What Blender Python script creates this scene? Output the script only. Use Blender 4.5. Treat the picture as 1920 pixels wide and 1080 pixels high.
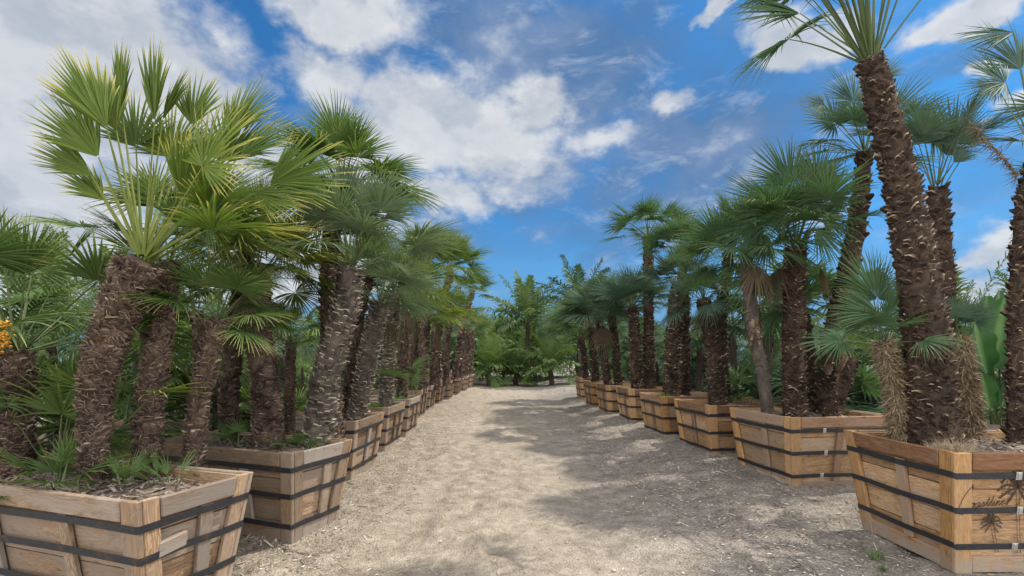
import bpy, math, random
import numpy as np
from mathutils import Vector, noise as mn

for o in list(bpy.data.objects): bpy.data.objects.remove(o)
SC = bpy.context.scene
COL = SC.collection
PI = math.pi
R_ = math.radians

# ------------------------------------------------------------------ camera
EYE = 1.6; FOC = 900.0; VX = 965.0; HY = 676.0      # level wide lens, horizon low in the frame
cam = bpy.data.cameras.new('camera'); co = bpy.data.objects.new('camera', cam); COL.objects.link(co)
co.location = (0, 0, EYE); co.rotation_euler = (R_(90), 0, 0)
cam.sensor_width = 36; cam.lens = 36*FOC/1920
cam.shift_y = (HY-540)/1920; cam.shift_x = -(VX-960)/1920
cam.clip_start = .05; cam.clip_end = 2000
SC.camera = co
SC.render.resolution_x = 1024; SC.render.resolution_y = 576
def at(px, py, Y):                                   # point at distance Y seen at that pixel of the 1920 photo
    return np.array([(px-VX)*Y/FOC, Y, EYE-(py-HY)*Y/FOC])

# ------------------------------------------------------------------ light
SUN = Vector((0.58, 0.28, 0.95)).normalized()        # towards the sun
sl = bpy.data.lights.new('sun', 'SUN'); sl.energy = 2.1; sl.angle = R_(.5); sl.color = (1, .94, .84)
so = bpy.data.objects.new('sun', sl); COL.objects.link(so)
so.rotation_euler = (-SUN).to_track_quat('-Z', 'Y').to_euler()
vs = SC.view_settings
vs.view_transform = 'Standard'; vs.look = 'None'; vs.exposure = 1.25; vs.gamma = 1; vs.use_curve_mapping = False

class NT:                                            # small node-tree helper
    def __init__(s, nt): s.t = nt; s.n = nt.nodes; s.l = nt.links
    def new(s, typ, **k):
        n = s.n.new(typ)
        for a, b in k.items(): setattr(n, a, b)
        return n
    def put(s, sock, v):
        if v is None: return
        if isinstance(v, bpy.types.NodeSocket): s.l.new(v, sock)
        else:
            if sock.type == 'RGBA' and len(v) == 3: v = (*v, 1)
            sock.default_value = v
    def m(s, op, a, b=None, c=None, clamp=False):
        n = s.new('ShaderNodeMath', operation=op, use_clamp=clamp)
        for i, v in enumerate((a, b, c)): s.put(n.inputs[i], v)
        return n.outputs[0]
    def ss(s, v, lo, hi, a=0., b=1.):
        n = s.new('ShaderNodeMapRange', interpolation_type='SMOOTHSTEP', clamp=True)
        for i, x in enumerate((v, lo, hi, a, b)): s.put(n.inputs[i], x)
        return n.outputs[0]
    def mix(s, f, a, b, blend='MIX'):
        n = s.new('ShaderNodeMix', data_type='RGBA', blend_type=blend)
        s.put(n.inputs[0], f); s.put(n.inputs[6], a); s.put(n.inputs[7], b)
        return n.outputs[2]
    def noise(s, vec, scale, detail=4, rough=.55, dist=0., dim='3D'):
        n = s.new('ShaderNodeTexNoise', noise_dimensions=dim)
        s.put(n.inputs['Vector'], vec); n.inputs['Scale'].default_value = scale
        n.inputs['Detail'].default_value = detail; n.inputs['Roughness'].default_value = rough
        n.inputs['Distortion'].default_value = dist
        return n.outputs[0]
    def ramp(s, f, stops):
        n = s.new('ShaderNodeValToRGB'); s.put(n.inputs[0], f)
        e = n.color_ramp.elements
        while len(e) < len(stops): e.new(.5)
        for k, (p, c) in enumerate(stops): e[k].position = p; e[k].color = (*c, 1)
        return n.outputs[0]
    def attr(s, name):
        return s.new('ShaderNodeAttribute', attribute_name=name)
    def vmul(s, v, sc):
        n = s.new('ShaderNodeVectorMath', operation='MULTIPLY'); s.put(n.inputs[0], v); n.inputs[1].default_value = sc
        return n.outputs[0]

# ------------------------------------------------------------------ sky with broken clouds (all by world direction)
W = bpy.data.worlds.new('World'); SC.world = W; W.use_nodes = True
g = NT(W.node_tree); g.n.clear()
sky = g.new('ShaderNodeTexSky', sky_type='NISHITA', sun_disc=False)
sky.sun_elevation = math.asin(SUN.z); sky.sun_rotation = math.atan2(SUN.x, SUN.y)
sky.air_density = 1.0; sky.dust_density = .6; sky.ozone_density = 3.0
tc = g.new('ShaderNodeTexCoord'); D = tc.outputs['Generated']
nz = g.new('ShaderNodeVectorMath', operation='NORMALIZE'); g.put(nz.inputs[0], D); D = nz.outputs[0]
sx = g.new('ShaderNodeSeparateXYZ'); g.put(sx.inputs[0], D)
az0 = g.m('ARCTAN2', sx.outputs[0], sx.outputs[1]); el0 = g.m('ARCSINE', sx.outputs[2])
w1 = g.noise(D, 4.2, 6, .55); w2 = g.noise(g.vmul(D, (1, -1, 1.3)), 3.9, 5, .6)
az = g.m('ADD', az0, g.m('MULTIPLY', g.m('SUBTRACT', w1, .5), .34))
el = g.m('ADD', el0, g.m('MULTIPLY', g.m('SUBTRACT', w2, .5), .26))
def blobs(lst):
    out = None
    for px, py, rx, ry, amp in lst:
        a = math.atan((px-VX)/FOC); v = (HY-py)/FOC; e = math.atan(v*math.cos(a))
        k = math.cos(a)**2; k2 = math.cos(a)*math.cos(e)**2
        dx = g.m('MULTIPLY', g.m('SUBTRACT', az, a), FOC/(rx*k)); dy = g.m('MULTIPLY', g.m('SUBTRACT', el, e), FOC/(ry*k2))
        d = g.m('SQRT', g.m('ADD', g.m('MULTIPLY', dx, dx), g.m('MULTIPLY', dy, dy)))
        b = g.ss(d, .25, 1.25, amp, 0.)
        out = b if out is None else g.m('MAXIMUM', out, b)
    return out
white = blobs([(150, 120, 420, 260, 1.), (60, 380, 330, 260, .95), (420, 330, 260, 170, .85), (680, 30, 190, 85, .95),
    (640, 170, 150, 95, .9), (820, 240, 150, 120, 1.), (930, 260, 160, 130, .85), (840, 370, 150, 60, .85), (700, 300, 160, 100, .8),
    (990, 190, 90, 80, .95), (990, 330, 120, 60, .7), (1130, 270, 80, 40, .5), (560, 420, 330, 130, .8), (1262, 192, 75, 55, .85), (1510, 60, 90, 75, 1.), (1390, 20, 90, 30, .9), (1760, 20, 120, 55, 1.),
    (1860, 205, 90, 40, .9), (1790, 140, 50, 26, .8), (1830, 480, 150, 40, .7), (1560, 430, 90, 50, .7), (1870, 560, 130, 70, .8), (560, 520, 300, 90, .8)])
grey = blobs([(1080, 120, 330, 230, 1.), (1330, 260, 300, 240, 1.), (1150, 420, 240, 110, .8), (1480, 200, 190, 190, .9), (1750, 120, 190, 60, .7),
    (1850, 330, 200, 120, .6), (1000, 330, 200, 140, .8), (740, 110, 170, 70, .6), (1000, 60, 300, 120, 1.), (1250, 360, 300, 130, .9), (900, 440, 300, 60, .5)])
behind = g.m('MULTIPLY', g.ss(sx.outputs[1], .45, -.1), .8)  # extra cloud cover added out of view behind the camera, for the fill
f1 = g.noise(g.vmul(D, (1, 1, 1.5)), 5.5, 10, .57)
f2 = g.noise(g.vmul(D, (1, 1, 1.6)), 16., 9, .6)
fb = g.m('ADD', g.m('MULTIPLY', f1, .58), g.m('MULTIPLY', f2, .42))
den = g.m('ADD', g.m('MAXIMUM', white, behind), g.m('MULTIPLY', g.m('SUBTRACT', fb, .5), 2.4))
dw = g.ss(den, .10, .88); core = g.ss(den, .75, 1.35)
dg = g.ss(g.m('ADD', grey, g.m('MULTIPLY', g.m('SUBTRACT', f1, .5), 1.6)), .15, 1.15)
mp = g.new('ShaderNodeVectorMath', operation='ADD'); g.put(mp.inputs[0], D); mp.inputs[1].default_value = (SUN.x*.045, SUN.y*.045, SUN.z*.06)
f1s = g.noise(g.vmul(mp.outputs[0], (1, 1, 1.5)), 5.5, 10, .57)
lit = g.ss(g.m('SUBTRACT', f1, f1s), -.07, .07)
lit = g.m('ADD', g.m('MULTIPLY', lit, .6), g.m('MULTIPLY', g.ss(f2, .35, .65), .4))
lit = g.m('SUBTRACT', g.m('ADD', g.m('MULTIPLY', lit, .75), .32), g.m('MULTIPLY', core, .30), clamp=True)
SKY_GAIN = 1.0; CL = 3.0
sky_c = g.mix(1., sky.outputs[0], (.115*SKY_GAIN, .33*SKY_GAIN, .47*SKY_GAIN), 'MULTIPLY')
base = g.mix(g.ss(el0, .32, .02), sky_c, (.62, 1.30, 2.30))
sc1 = g.mix(g.m('MULTIPLY', dg, .93), base, g.mix(g.ss(f1, .35, .7), (.34, .68, 1.30), (.66, 1.02, 1.72)))
cl = g.mix(lit, (CL*.46, CL*.53, CL*.63), (CL*.90, CL*.92, CL*.95))
fill_clouds = g.ss(sx.outputs[1], .40, -.15)                                   # unseen, brighter clouds added behind the camera as fill light
cl = g.mix(fill_clouds, cl, g.mix(lit, (7.6, 7.7, 7.9), (10.6, 10.4, 10.1)))
wisp = g.m('MULTIPLY', g.ss(g.noise(g.vmul(D, (1, 1, 2.4)), 7.5, 9, .66, .5), .50, .72), g.m('ADD', .12, g.m('MULTIPLY', grey, .38)))
sc1 = g.mix(wisp, sc1, (2.1, 2.35, 2.7))
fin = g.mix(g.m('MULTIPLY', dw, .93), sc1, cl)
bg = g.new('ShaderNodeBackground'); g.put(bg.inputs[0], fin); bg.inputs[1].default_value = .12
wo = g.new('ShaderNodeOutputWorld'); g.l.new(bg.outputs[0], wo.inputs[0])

# ------------------------------------------------------------------ object helpers
def tag(o, label=None, cat=None, group=None, kind=None):
    if label: o['label'] = label
    if cat: o['category'] = cat
    if group: o['group'] = group
    if kind: o['kind'] = kind
    return o
def mesh(name, V, F, mats, attrs=None, smooth=False, mi=None):
    V = np.asarray(V, np.float32); me = bpy.data.meshes.new(name)
    if isinstance(F, np.ndarray): F = [F]
    F = [f for f in F if len(f)]
    nl = sum(f.size for f in F); npol = sum(len(f) for f in F)
    me.vertices.add(len(V)); me.vertices.foreach_set('co', V.ravel())
    me.loops.add(nl); me.polygons.add(npol)
    me.loops.foreach_set('vertex_index', np.concatenate([f.ravel() for f in F]).astype(np.int32))
    st = []; q = 0
    for f in F:
        st.append(np.arange(len(f))*f.shape[1]+q); q += f.size
    me.polygons.foreach_set('loop_start', np.concatenate(st).astype(np.int32))
    me.polygons.foreach_set('use_smooth', np.full(npol, bool(smooth)))
    if mi is not None: me.polygons.foreach_set('material_index', np.asarray(mi, np.int32))
    for k, a in (attrs or {}).items():
        a = np.asarray(a, np.float32)
        if a.ndim == 1: me.attributes.new(k, 'FLOAT', 'POINT').data.foreach_set('value', a)
        else: me.attributes.new(k, 'FLOAT_VECTOR', 'POINT').data.foreach_set('vector', a.ravel())
    for m in (mats if isinstance(mats, (list, tuple)) else [mats]): me.materials.append(m)
    me.update(calc_edges=True); me.validate()
    return me
def obj(name, me, parent=None, loc=None):
    o = bpy.data.objects.new(name, me); COL.objects.link(o)
    if parent is not None: o.parent = parent
    if loc is not None: o.location = loc
    return o
def thing(name, loc, label, cat, group=None, rz=0):
    o = bpy.data.objects.new(name, None); COL.objects.link(o); o.location = Vector([float(x) for x in loc]); o.rotation_euler = (0, 0, rz)
    o.empty_display_size = .1
    return tag(o, label, cat, group)
class GB:                                            # geometry collector
    def __init__(s): s.V = []; s.Q = []; s.T = []; s.A = {}; s.n = 0
    def add(s, V, Q=None, T=None, **A):
        V = np.asarray(V, float).reshape(-1, 3)
        if Q is not None: s.Q.append(np.asarray(Q, int).reshape(-1, 4)+s.n)
        if T is not None: s.T.append(np.asarray(T, int).reshape(-1, 3)+s.n)
        for k, a in A.items(): s.A.setdefault(k, []).append(np.broadcast_to(np.asarray(a, float), (len(V),) if np.ndim(a) < 2 else np.shape(a)))
        s.V.append(V); s.n += len(V)
    def mesh(s, name, mats, off=(0, 0, 0), smooth=False):
        V = np.concatenate(s.V)-np.asarray(off, float)
        F = []
        if s.Q: F.append(np.concatenate(s.Q))
        if s.T: F.append(np.concatenate(s.T))
        return mesh(name, V, F, mats, {k: np.concatenate(a) for k, a in s.A.items()}, smooth)
def nrm(v): v = np.asarray(v, float); return v/(np.linalg.norm(v, axis=-1, keepdims=True)+1e-9)

# ------------------------------------------------------------------ materials
def newmat(name):
    m = bpy.data.materials.new(name); m.use_nodes = True
    t = NT(m.node_tree); b = t.n['Principled BSDF']
    return m, t, b, t.n['Material Output']
def setp(t, b, **k):
    for a, v in k.items(): t.put(b.inputs[a.replace('_', ' ')], v)
def bump(t, b, h, st, dist=.02):
    n = t.new('ShaderNodeBump'); n.inputs['Strength'].default_value = st; n.inputs['Distance'].default_value = dist
    t.put(n.inputs['Height'], h); t.l.new(n.outputs[0], b.inputs['Normal'])

def leaf_mat(name, ga, gb, tip, tipamt=.7, trans=.32, rough=.6, under=None):
    m, t, b, out = newmat(name)
    tv = t.attr('tv').outputs['Fac']; rv = t.attr('rv').outputs['Fac']
    oi = t.new('ShaderNodeObjectInfo'); 
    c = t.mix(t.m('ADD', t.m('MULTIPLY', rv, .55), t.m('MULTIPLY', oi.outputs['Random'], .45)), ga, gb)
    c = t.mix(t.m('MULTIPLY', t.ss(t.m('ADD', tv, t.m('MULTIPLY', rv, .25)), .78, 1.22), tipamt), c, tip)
    if under:
        ge = t.new('ShaderNodeNewGeometry'); c = t.mix(t.m('MULTIPLY', ge.outputs['Backfacing'], .6), c, under)
    setp(t, b, Base_Color=c, Roughness=rough); b.inputs['Specular IOR Level'].default_value = .2
    tr = t.new('ShaderNodeBsdfTranslucent'); t.put(tr.inputs[0], t.mix(1., c, (1.35, 1.4, .75), 'MULTIPLY'))
    mx = t.new('ShaderNodeMixShader'); mx.inputs[0].default_value = trans*.78
    t.l.new(b.outputs[0], mx.inputs[1]); t.l.new(tr.outputs[0], mx.inputs[2]); t.l.new(mx.outputs[0], out.inputs[0])
    return m
M = {}
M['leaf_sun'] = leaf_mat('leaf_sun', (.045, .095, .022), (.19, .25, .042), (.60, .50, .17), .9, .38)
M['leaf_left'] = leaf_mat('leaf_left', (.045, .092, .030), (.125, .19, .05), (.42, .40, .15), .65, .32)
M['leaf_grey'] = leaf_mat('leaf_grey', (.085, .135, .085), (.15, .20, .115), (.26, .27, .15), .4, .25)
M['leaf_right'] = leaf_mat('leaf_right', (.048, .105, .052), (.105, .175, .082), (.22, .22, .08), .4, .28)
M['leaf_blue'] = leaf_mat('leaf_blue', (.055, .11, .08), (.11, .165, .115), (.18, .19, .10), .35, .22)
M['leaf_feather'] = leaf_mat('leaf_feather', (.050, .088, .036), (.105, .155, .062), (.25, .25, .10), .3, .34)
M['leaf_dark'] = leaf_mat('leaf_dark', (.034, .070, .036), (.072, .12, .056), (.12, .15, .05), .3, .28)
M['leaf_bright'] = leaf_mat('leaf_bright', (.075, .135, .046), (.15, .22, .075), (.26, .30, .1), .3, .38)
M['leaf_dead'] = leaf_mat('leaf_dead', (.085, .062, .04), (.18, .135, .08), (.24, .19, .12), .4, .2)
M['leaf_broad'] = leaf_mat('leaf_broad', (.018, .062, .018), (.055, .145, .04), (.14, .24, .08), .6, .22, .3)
def stalk_mat(name, a, b_):
    m, t, b, o = newmat(name); oi = t.new('ShaderNodeObjectInfo')
    setp(t, b, Base_Color=t.mix(oi.outputs['Random'], a, b_), Roughness=.62); b.inputs['Specular IOR Level'].default_value = .15; return m
M['stalk_sun'] = stalk_mat('stalk_sun', (.085, .12, .024), (.165, .185, .042))
M['stalk'] = stalk_mat('stalk', (.07, .105, .04), (.12, .15, .065))
M['stalk_dry'] = stalk_mat('stalk_dry', (.20, .14, .08), (.26, .19, .11))

def bark_mat(name, c0, c1, c2, c3):
    m, t, b, o = newmat(name)
    ge = t.new('ShaderNodeTexCoord').outputs['Object']
    tn = t.attr('tone').outputs['Fac']
    n = t.noise(t.vmul(ge, (1, 1, .7)), 9, 5, .65); n2 = t.noise(t.vmul(ge, (1, 1, 2.5)), 70, 3, .6)
    nl_ = t.noise(t.vmul(ge, (1, 1, .8)), 3.2, 3, .6); f = t.m('ADD', tn, t.m('MULTIPLY', t.m('SUBTRACT', n, .5), .55)); f = t.m('ADD', f, t.m('MULTIPLY', t.m('SUBTRACT', nl_, .5), .6)); f = t.m('ADD', f, t.m('MULTIPLY', t.m('SUBTRACT', n2, .5), .45))
    setp(t, b, Base_Color=t.ramp(f, [(.05, c0), (.35, c1), (.65, c2), (1., c3)]), Roughness=.85)
    b.inputs['Specular IOR Level'].default_value = .2
    bump(t, b, n2, .7, .02); return m
M['bark_left'] = bark_mat('bark_left', (.045, .030, .026), (.175, .122, .09), (.35, .27, .205), (.55, .45, .34))
M['bark_ring'] = bark_mat('bark_ring', (.065, .055, .048), (.19, .155, .12), (.32, .275, .22), (.62, .58, .49))
M['bark_right'] = bark_mat('bark_right', (.032, .022, .017), (.105, .072, .050), (.21, .15, .105), (.52, .42, .30))
M['bark_shag'] = bark_mat('bark_shag', (.11, .08, .05), (.25, .18, .115), (.38, .29, .19), (.54, .43, .29))
M['bark_bare'] = bark_mat('bark_bare', (.07, .058, .048), (.14, .115, .095), (.23, .195, .16), (.32, .27, .22))

def wood_mat(name, a, b_, c, grey, gamt):
    m, t, b, o = newmat(name)
    bc = t.attr('bc').outputs['Vector']; rv = t.attr('rv').outputs['Fac']; sh = t.m('ADD', .72, t.m('MULTIPLY', t.m('FRACT', t.m('MULTIPLY', rv, 7.3)), .5))
    w = t.noise(t.vmul(bc, (1.2, 14, 14)), 2.2, 6, .6, 1.4); fine = t.noise(t.vmul(bc, (2.5, 90, 90)), 2.6, 4, .7)
    kn = t.new('ShaderNodeTexVoronoi'); t.put(kn.inputs['Vector'], t.vmul(bc, (2.2, 6, 6))); kn.inputs['Scale'].default_value = 1.
    knot = t.ss(kn.outputs['Distance'], .13, .04)
    rings = t.m('SINE', t.m('MULTIPLY', t.m('ADD', w, t.m('MULTIPLY', kn.outputs['Distance'], .22)), 42.))
    rings = t.m('ADD', t.m('MULTIPLY', rings, .5), .5)
    col = t.mix(rv, a, b_)
    col = t.mix(t.m('MULTIPLY', rings, .75), col, c)
    col = t.mix(t.m('MULTIPLY', knot, .7), col, (.10, .055, .03))
    big = t.noise(t.vmul(bc, (1, 3, 3)), 2.4, 3, .6)
    col = t.mix(t.m('MULTIPLY', t.ss(t.m('ADD', big, t.m('MULTIPLY', t.m('FRACT', t.m('MULTIPLY', rv, 3.7)), .45)), .55, .95), min(1, gamt*1.4)), col, grey)
    st = t.noise(t.vmul(bc, (2.2, 5, 5)), 3.1, 5, .7)
    col = t.mix(t.m('MULTIPLY', t.ss(st, .57, .74), .72), col, (.07, .045, .03))
    col = t.mix(t.m('MULTIPLY', fine, .35), col, t.mix(1., col, (.5, .47, .45), 'MULTIPLY'))
    wz = t.new('ShaderNodeSeparateXYZ'); t.put(wz.inputs[0], t.new('ShaderNodeNewGeometry').outputs['Position']); sp = t.noise(t.new('ShaderNodeNewGeometry').outputs['Position'], 7, 6, .7)
    col = t.mix(t.m('MULTIPLY', t.ss(t.m('ADD', wz.outputs[2], t.m('MULTIPLY', t.m('SUBTRACT', sp, .5), .55)), .20, .02), .7), col, (.33, .29, .25))
    hs = t.new('ShaderNodeHueSaturation'); t.put(hs.inputs['Color'], col); t.put(hs.inputs['Value'], sh); col = hs.outputs[0]
    setp(t, b, Base_Color=col, Roughness=.72); b.inputs['Specular IOR Level'].default_value = .25
    bump(t, b, t.m('ADD', t.m('MULTIPLY', rings, .5), fine), .35, .006); return m
M['wood_l'] = wood_mat('wood_l', (.36, .225, .125), (.47, .32, .195), (.18, .10, .055), (.27, .225, .185), .55)
M['wood_l_rail'] = wood_mat('wood_l_rail', (.29, .205, .135), (.38, .285, .20), (.14, .09, .058), (.29, .25, .215), .8)
M['wood_r'] = wood_mat('wood_r', (.53, .31, .15), (.63, .42, .235), (.25, .13, .06), (.44, .36, .28), .42)
M['wood_r_rail'] = wood_mat('wood_r_rail', (.27, .13, .065), (.46, .28, .15), (.13, .06, .03), (.34, .27, .21), .45)
M['wood_r_post'] = wood_mat('wood_r_post', (.56, .30, .11), (.62, .38, .17), (.28, .13, .045), (.42, .30, .19), .3)
M['wood_grey'] = wood_mat('wood_grey', (.30, .25, .20), (.38, .32, .26), (.2, .16, .13), (.33, .30, .27), .8)
def plain(name, c, rough=.5, metal=0., nz_=0.):
    m, t, b, o = newmat(name)
    if nz_:
        n = t.noise(t.new('ShaderNodeTexCoord').outputs['Object'], 14, 5, .65)
        c = t.mix(t.m('MULTIPLY', t.ss(n, .35, .75), nz_), c, tuple(min(1, x*1.3+.14) for x in c))
    setp(t, b, Base_Color=c, Roughness=rough, Metallic=metal); return m
def strap_mat(name, amt):
    m, t, b, o = newmat(name); ob = t.new('ShaderNodeTexCoord').outputs['Object']
    n = t.noise(ob, 9, 6, .7); n2 = t.noise(t.vmul(ob, (1, 1, 4)), 30, 4, .6)
    c = t.mix(t.m('MULTIPLY', t.ss(n2, .45, .75), .5), (.014, .016, .021), (.05, .052, .056))
    c = t.mix(t.m('MULTIPLY', t.ss(n, .52, .70), amt), c, (.085, .045, .024))
    setp(t, b, Base_Color=c, Roughness=.55); bump(t, b, n2, .4, .004); return m
M['strap'] = plain('strap', (.014, .016, .022), .5, .0, .2)
M['strap_worn'] = plain('strap_worn', (.030, .032, .036), .6, .0, .5)
M['strap'] = strap_mat('strap_black', .35); M['strap_worn'] = strap_mat('strap_rusty', .8)
M['buckle'] = plain('buckle', (.55, .55, .54), .35, .8)
M['brand_ink'] = plain('brand_ink', (.06, .034, .018), .8)
M['barrel'] = plain('barrel', (.012, .028, .085), .35, 0, .1)
M['pot'] = plain('pot', (.014, .014, .016), .5, 0, .15)
M['pot_grey'] = plain('pot_grey', (.16, .13, .11), .7, 0, .3)
M['flower'] = plain('flower', (.55, .29, .03), .6, 0, .3)
M['twig'] = plain('twig', (.20, .155, .115), .8, 0, .4)
def soil_mat(name, a, b_, c):
    m, t, b, o = newmat(name); ob = t.new('ShaderNodeTexCoord').outputs['Object']
    n = t.noise(ob, 11, 7, .7); n2 = t.noise(ob, 60, 3, .6); rv = t.attr('rv').outputs['Fac']
    col = t.ramp(t.m('ADD', t.m('MULTIPLY', n, .7), t.m('MULTIPLY', n2, .3)), [(.3, a), (.5, b_), (.75, c)])
    col = t.mix(rv, col, c)
    setp(t, b, Base_Color=col, Roughness=.95); b.inputs['Specular IOR Level'].default_value = .15
    bump(t, b, t.m('ADD', n, n2), .8, .02); return m
M['soil'] = soil_mat('soil', (.075, .058, .045), (.16, .125, .10), (.33, .27, .22))

# dirt: tan dust, grey gravel, darker damp patches, pale straw flecks
m, t, b, o = newmat('dirt'); M['dirt'] = m
wp = t.new('ShaderNodeNewGeometry').outputs['Position']
n1 = t.noise(wp, .55, 6, .62, .4); n2 = t.noise(wp, 4.5, 6, .68); n3 = t.noise(wp, 38, 5, .7); n4 = t.noise(t.vmul(wp, (1, .35, 1)), 2.1, 6, .7, .6)
vo = t.new('ShaderNodeTexVoronoi'); t.put(vo.inputs['Vector'], wp); vo.inputs['Scale'].default_value = 55.
sxp = t.new('ShaderNodeSeparateXYZ'); t.put(sxp.inputs[0], wp)
side = t.ss(t.m('ADD', sxp.outputs[0], t.m('MULTIPLY', t.m('SUBTRACT', n1, .5), 4.)), -.4, 1.9)      # the right half is greyer gravel
tan = t.ramp(n2, [(.25, (.205, .168, .13)), (.5, (.355, .30, .235)), (.75, (.515, .445, .36))])
gry = t.ramp(n2, [(.25, (.165, .143, .123)), (.5, (.285, .252, .218)), (.75, (.415, .372, .325))])
col = t.mix(side, tan, gry)
col = t.mix(t.m('MULTIPLY', t.ss(n4, .52, .70), .55), col, (.13, .112, .096))
mid = t.ss(t.m('ABSOLUTE', t.m('ADD', sxp.outputs[0], t.m('MULTIPLY', t.m('SUBTRACT', n1, .5), 1.6))), .7, 1.7, .45, 1.)
col = t.mix(t.m('MULTIPLY', t.ss(n3, .42, .66), t.m('MULTIPLY', mid, .66)), col, t.mix(1., col, (.42, .40, .38), 'MULTIPLY'))  # dark grain, deepened so the shadows of small clods are painted in
col = t.mix(t.m('MULTIPLY', t.ss(n3, .5, .30), .40), col, (.44, .385, .31))
setp(t, b, Base_Color=col, Roughness=.97); b.inputs['Specular IOR Level'].default_value = .1
hh = t.m('ADD', t.m('MULTIPLY', n2, .9), t.m('ADD', t.m('MULTIPLY', n3, .35), t.m('MULTIPLY', vo.outputs['Distance'], .25)))
bump(t, b, hh, 1., .055)
m, t, b, o = newmat('chips'); M['chips'] = m
rv = t.attr('rv').outputs['Fac']
setp(t, b, Base_Color=t.ramp(rv, [(0, (.10, .075, .055)), (.4, (.24, .19, .14)), (.75, (.42, .35, .27)), (1, (.66, .60, .52))]), Roughness=.9)
m, t, b, o = newmat('stones'); M['stones'] = m
rv = t.attr('rv').outputs['Fac']
setp(t, b, Base_Color=t.ramp(rv, [(0, (.11, .095, .08)), (.5, (.28, .25, .21)), (1, (.55, .51, .45))]), Roughness=.9)

# ------------------------------------------------------------------ ground
def sst(x, a, b): x = min(1, max(0, (x-a)/(b-a))); return x*x*(3-2*x)
def gz(x, y):
    z = .15*sst(x, 1.5, 3.0)*sst(y, 4.6, 7.4) + .05*sst(-x, 1.3, 2.2)*sst(y, 5, 9)
    z += .035*mn.noise((x*.5, y*.5, 3.1))
    if y < 40 and abs(x) < 14:
        z += .024*mn.noise((x*1.9, y*1.9, .3)) + (.020+.016*sst(x, 1, 2.4))*mn.noise((x*4.6, y*4.6, 1.3)) + .011*mn.noise((x*12., y*12., 2.3)) + .006*mn.noise((x*26., y*26., 4.3))
        z -= .030*math.exp(-((x+.95+.15*math.sin(y*.5))/.24)**2) + .030*math.exp(-((x-.75-.12*math.sin(y*.6))/.28)**2)
    return z
xs = np.concatenate([[-900, -300, -120, -60, -35, -22, -15], np.linspace(-10, -3.6, 50), np.linspace(-3.5, 4.6, 270), np.linspace(4.7, 11, 50), [16, 22, 35, 60, 120, 300, 900]])
ys = np.concatenate([[-60, -20, -6, -2, 0], np.linspace(.8, 8, 260), np.linspace(8.08, 32, 220), [36, 42, 50, 65, 90, 140, 250, 500, 1200]])
V = [(x, y, gz(x, y)) for y in ys for x in xs]
nx = len(xs); ii, jj = np.meshgrid(np.arange(nx-1), np.arange(len(ys)-1)); k = (jj*nx+ii).ravel()
gnd = obj('ground', mesh('ground', V, np.stack([k, k+1, k+nx+1, k+nx], 1), M['dirt'], smooth=True)); tag(gnd, kind='structure')

rs = np.random.RandomState(5)
def chips(n, xr, yr, bias, rng, lo=.006, hi=.024):
    b = GB()
    for _ in range(n):
        y = yr[0]+(yr[1]-yr[0])*rng.rand()**1.6
        x = rng.uniform(*xr)
        if rng.rand() > bias(x, y): continue
        z = gz(x, y)+.004; L = rng.uniform(lo, hi)*(1+.6*(rng.rand() < .08)*3); w = L*rng.uniform(.08, .3)*(.5 if L > .05 else 1); a = rng.rand()*PI
        d = np.array([math.cos(a), math.sin(a), rng.uniform(-.25, .35)])*L; p = np.array([-math.sin(a), math.cos(a), rng.uniform(-.3, .3)])*w
        c = np.array([x, y, z+abs(d[2])*.5]); h = np.array([0, 0, .004])
        b.add([c-d-p, c+d-p*.6, c+d+p*.7, c-d+p, c-d*.9+h, c+d*.9+h], Q=[(0, 1, 5, 4), (2, 3, 4, 5)], T=[(1, 2, 5), (3, 0, 4)], rv=rng.rand()**1.2)
    return b
bias = lambda x, y: .035+.965*max(sst(-x, .9, 1.9), sst(x, 1.0, 2.2))
ch = obj('wood_chips', chips(24000, (-3.4, 3.9), (1.8, 15), bias, rs).mesh('wood_chips', M['chips'])); tag(ch, 'pale bark chips and straw scattered over the dirt beside the planters', 'wood chips', kind='stuff')
b = GB()
ico = np.array([(0, 0, 1), (.9, 0, .3), (.28, .85, .3), (-.72, .53, .3), (-.72, -.53, .3), (.28, -.85, .3), (0, 0, -.4)])
icf = [(0, 1, 2), (0, 2, 3), (0, 3, 4), (0, 4, 5), (0, 5, 1), (6, 2, 1), (6, 3, 2), (6, 4, 3), (6, 5, 4), (6, 1, 5)]
for _ in range(9000):
    y = 1.9+11*rs.rand()**1.7; x = rs.uniform(-2.6, 3.4); s = .004+.016*rs.rand()**4
    if rs.rand() > .16+.84*max(sst(x, .6, 1.7), sst(-x, 1., 1.8)): continue
    b.add(ico*s*rs.uniform(.6, 1.3, (7, 3))*np.array([1, 1, .7])+[x, y, gz(x, y)+s*.2], T=icf, rv=rs.rand())
pe = obj('gravel', b.mesh('gravel', M['stones'])); tag(pe, 'small grey pebbles and clods strewn over the dirt lane', 'gravel', kind='stuff')

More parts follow.
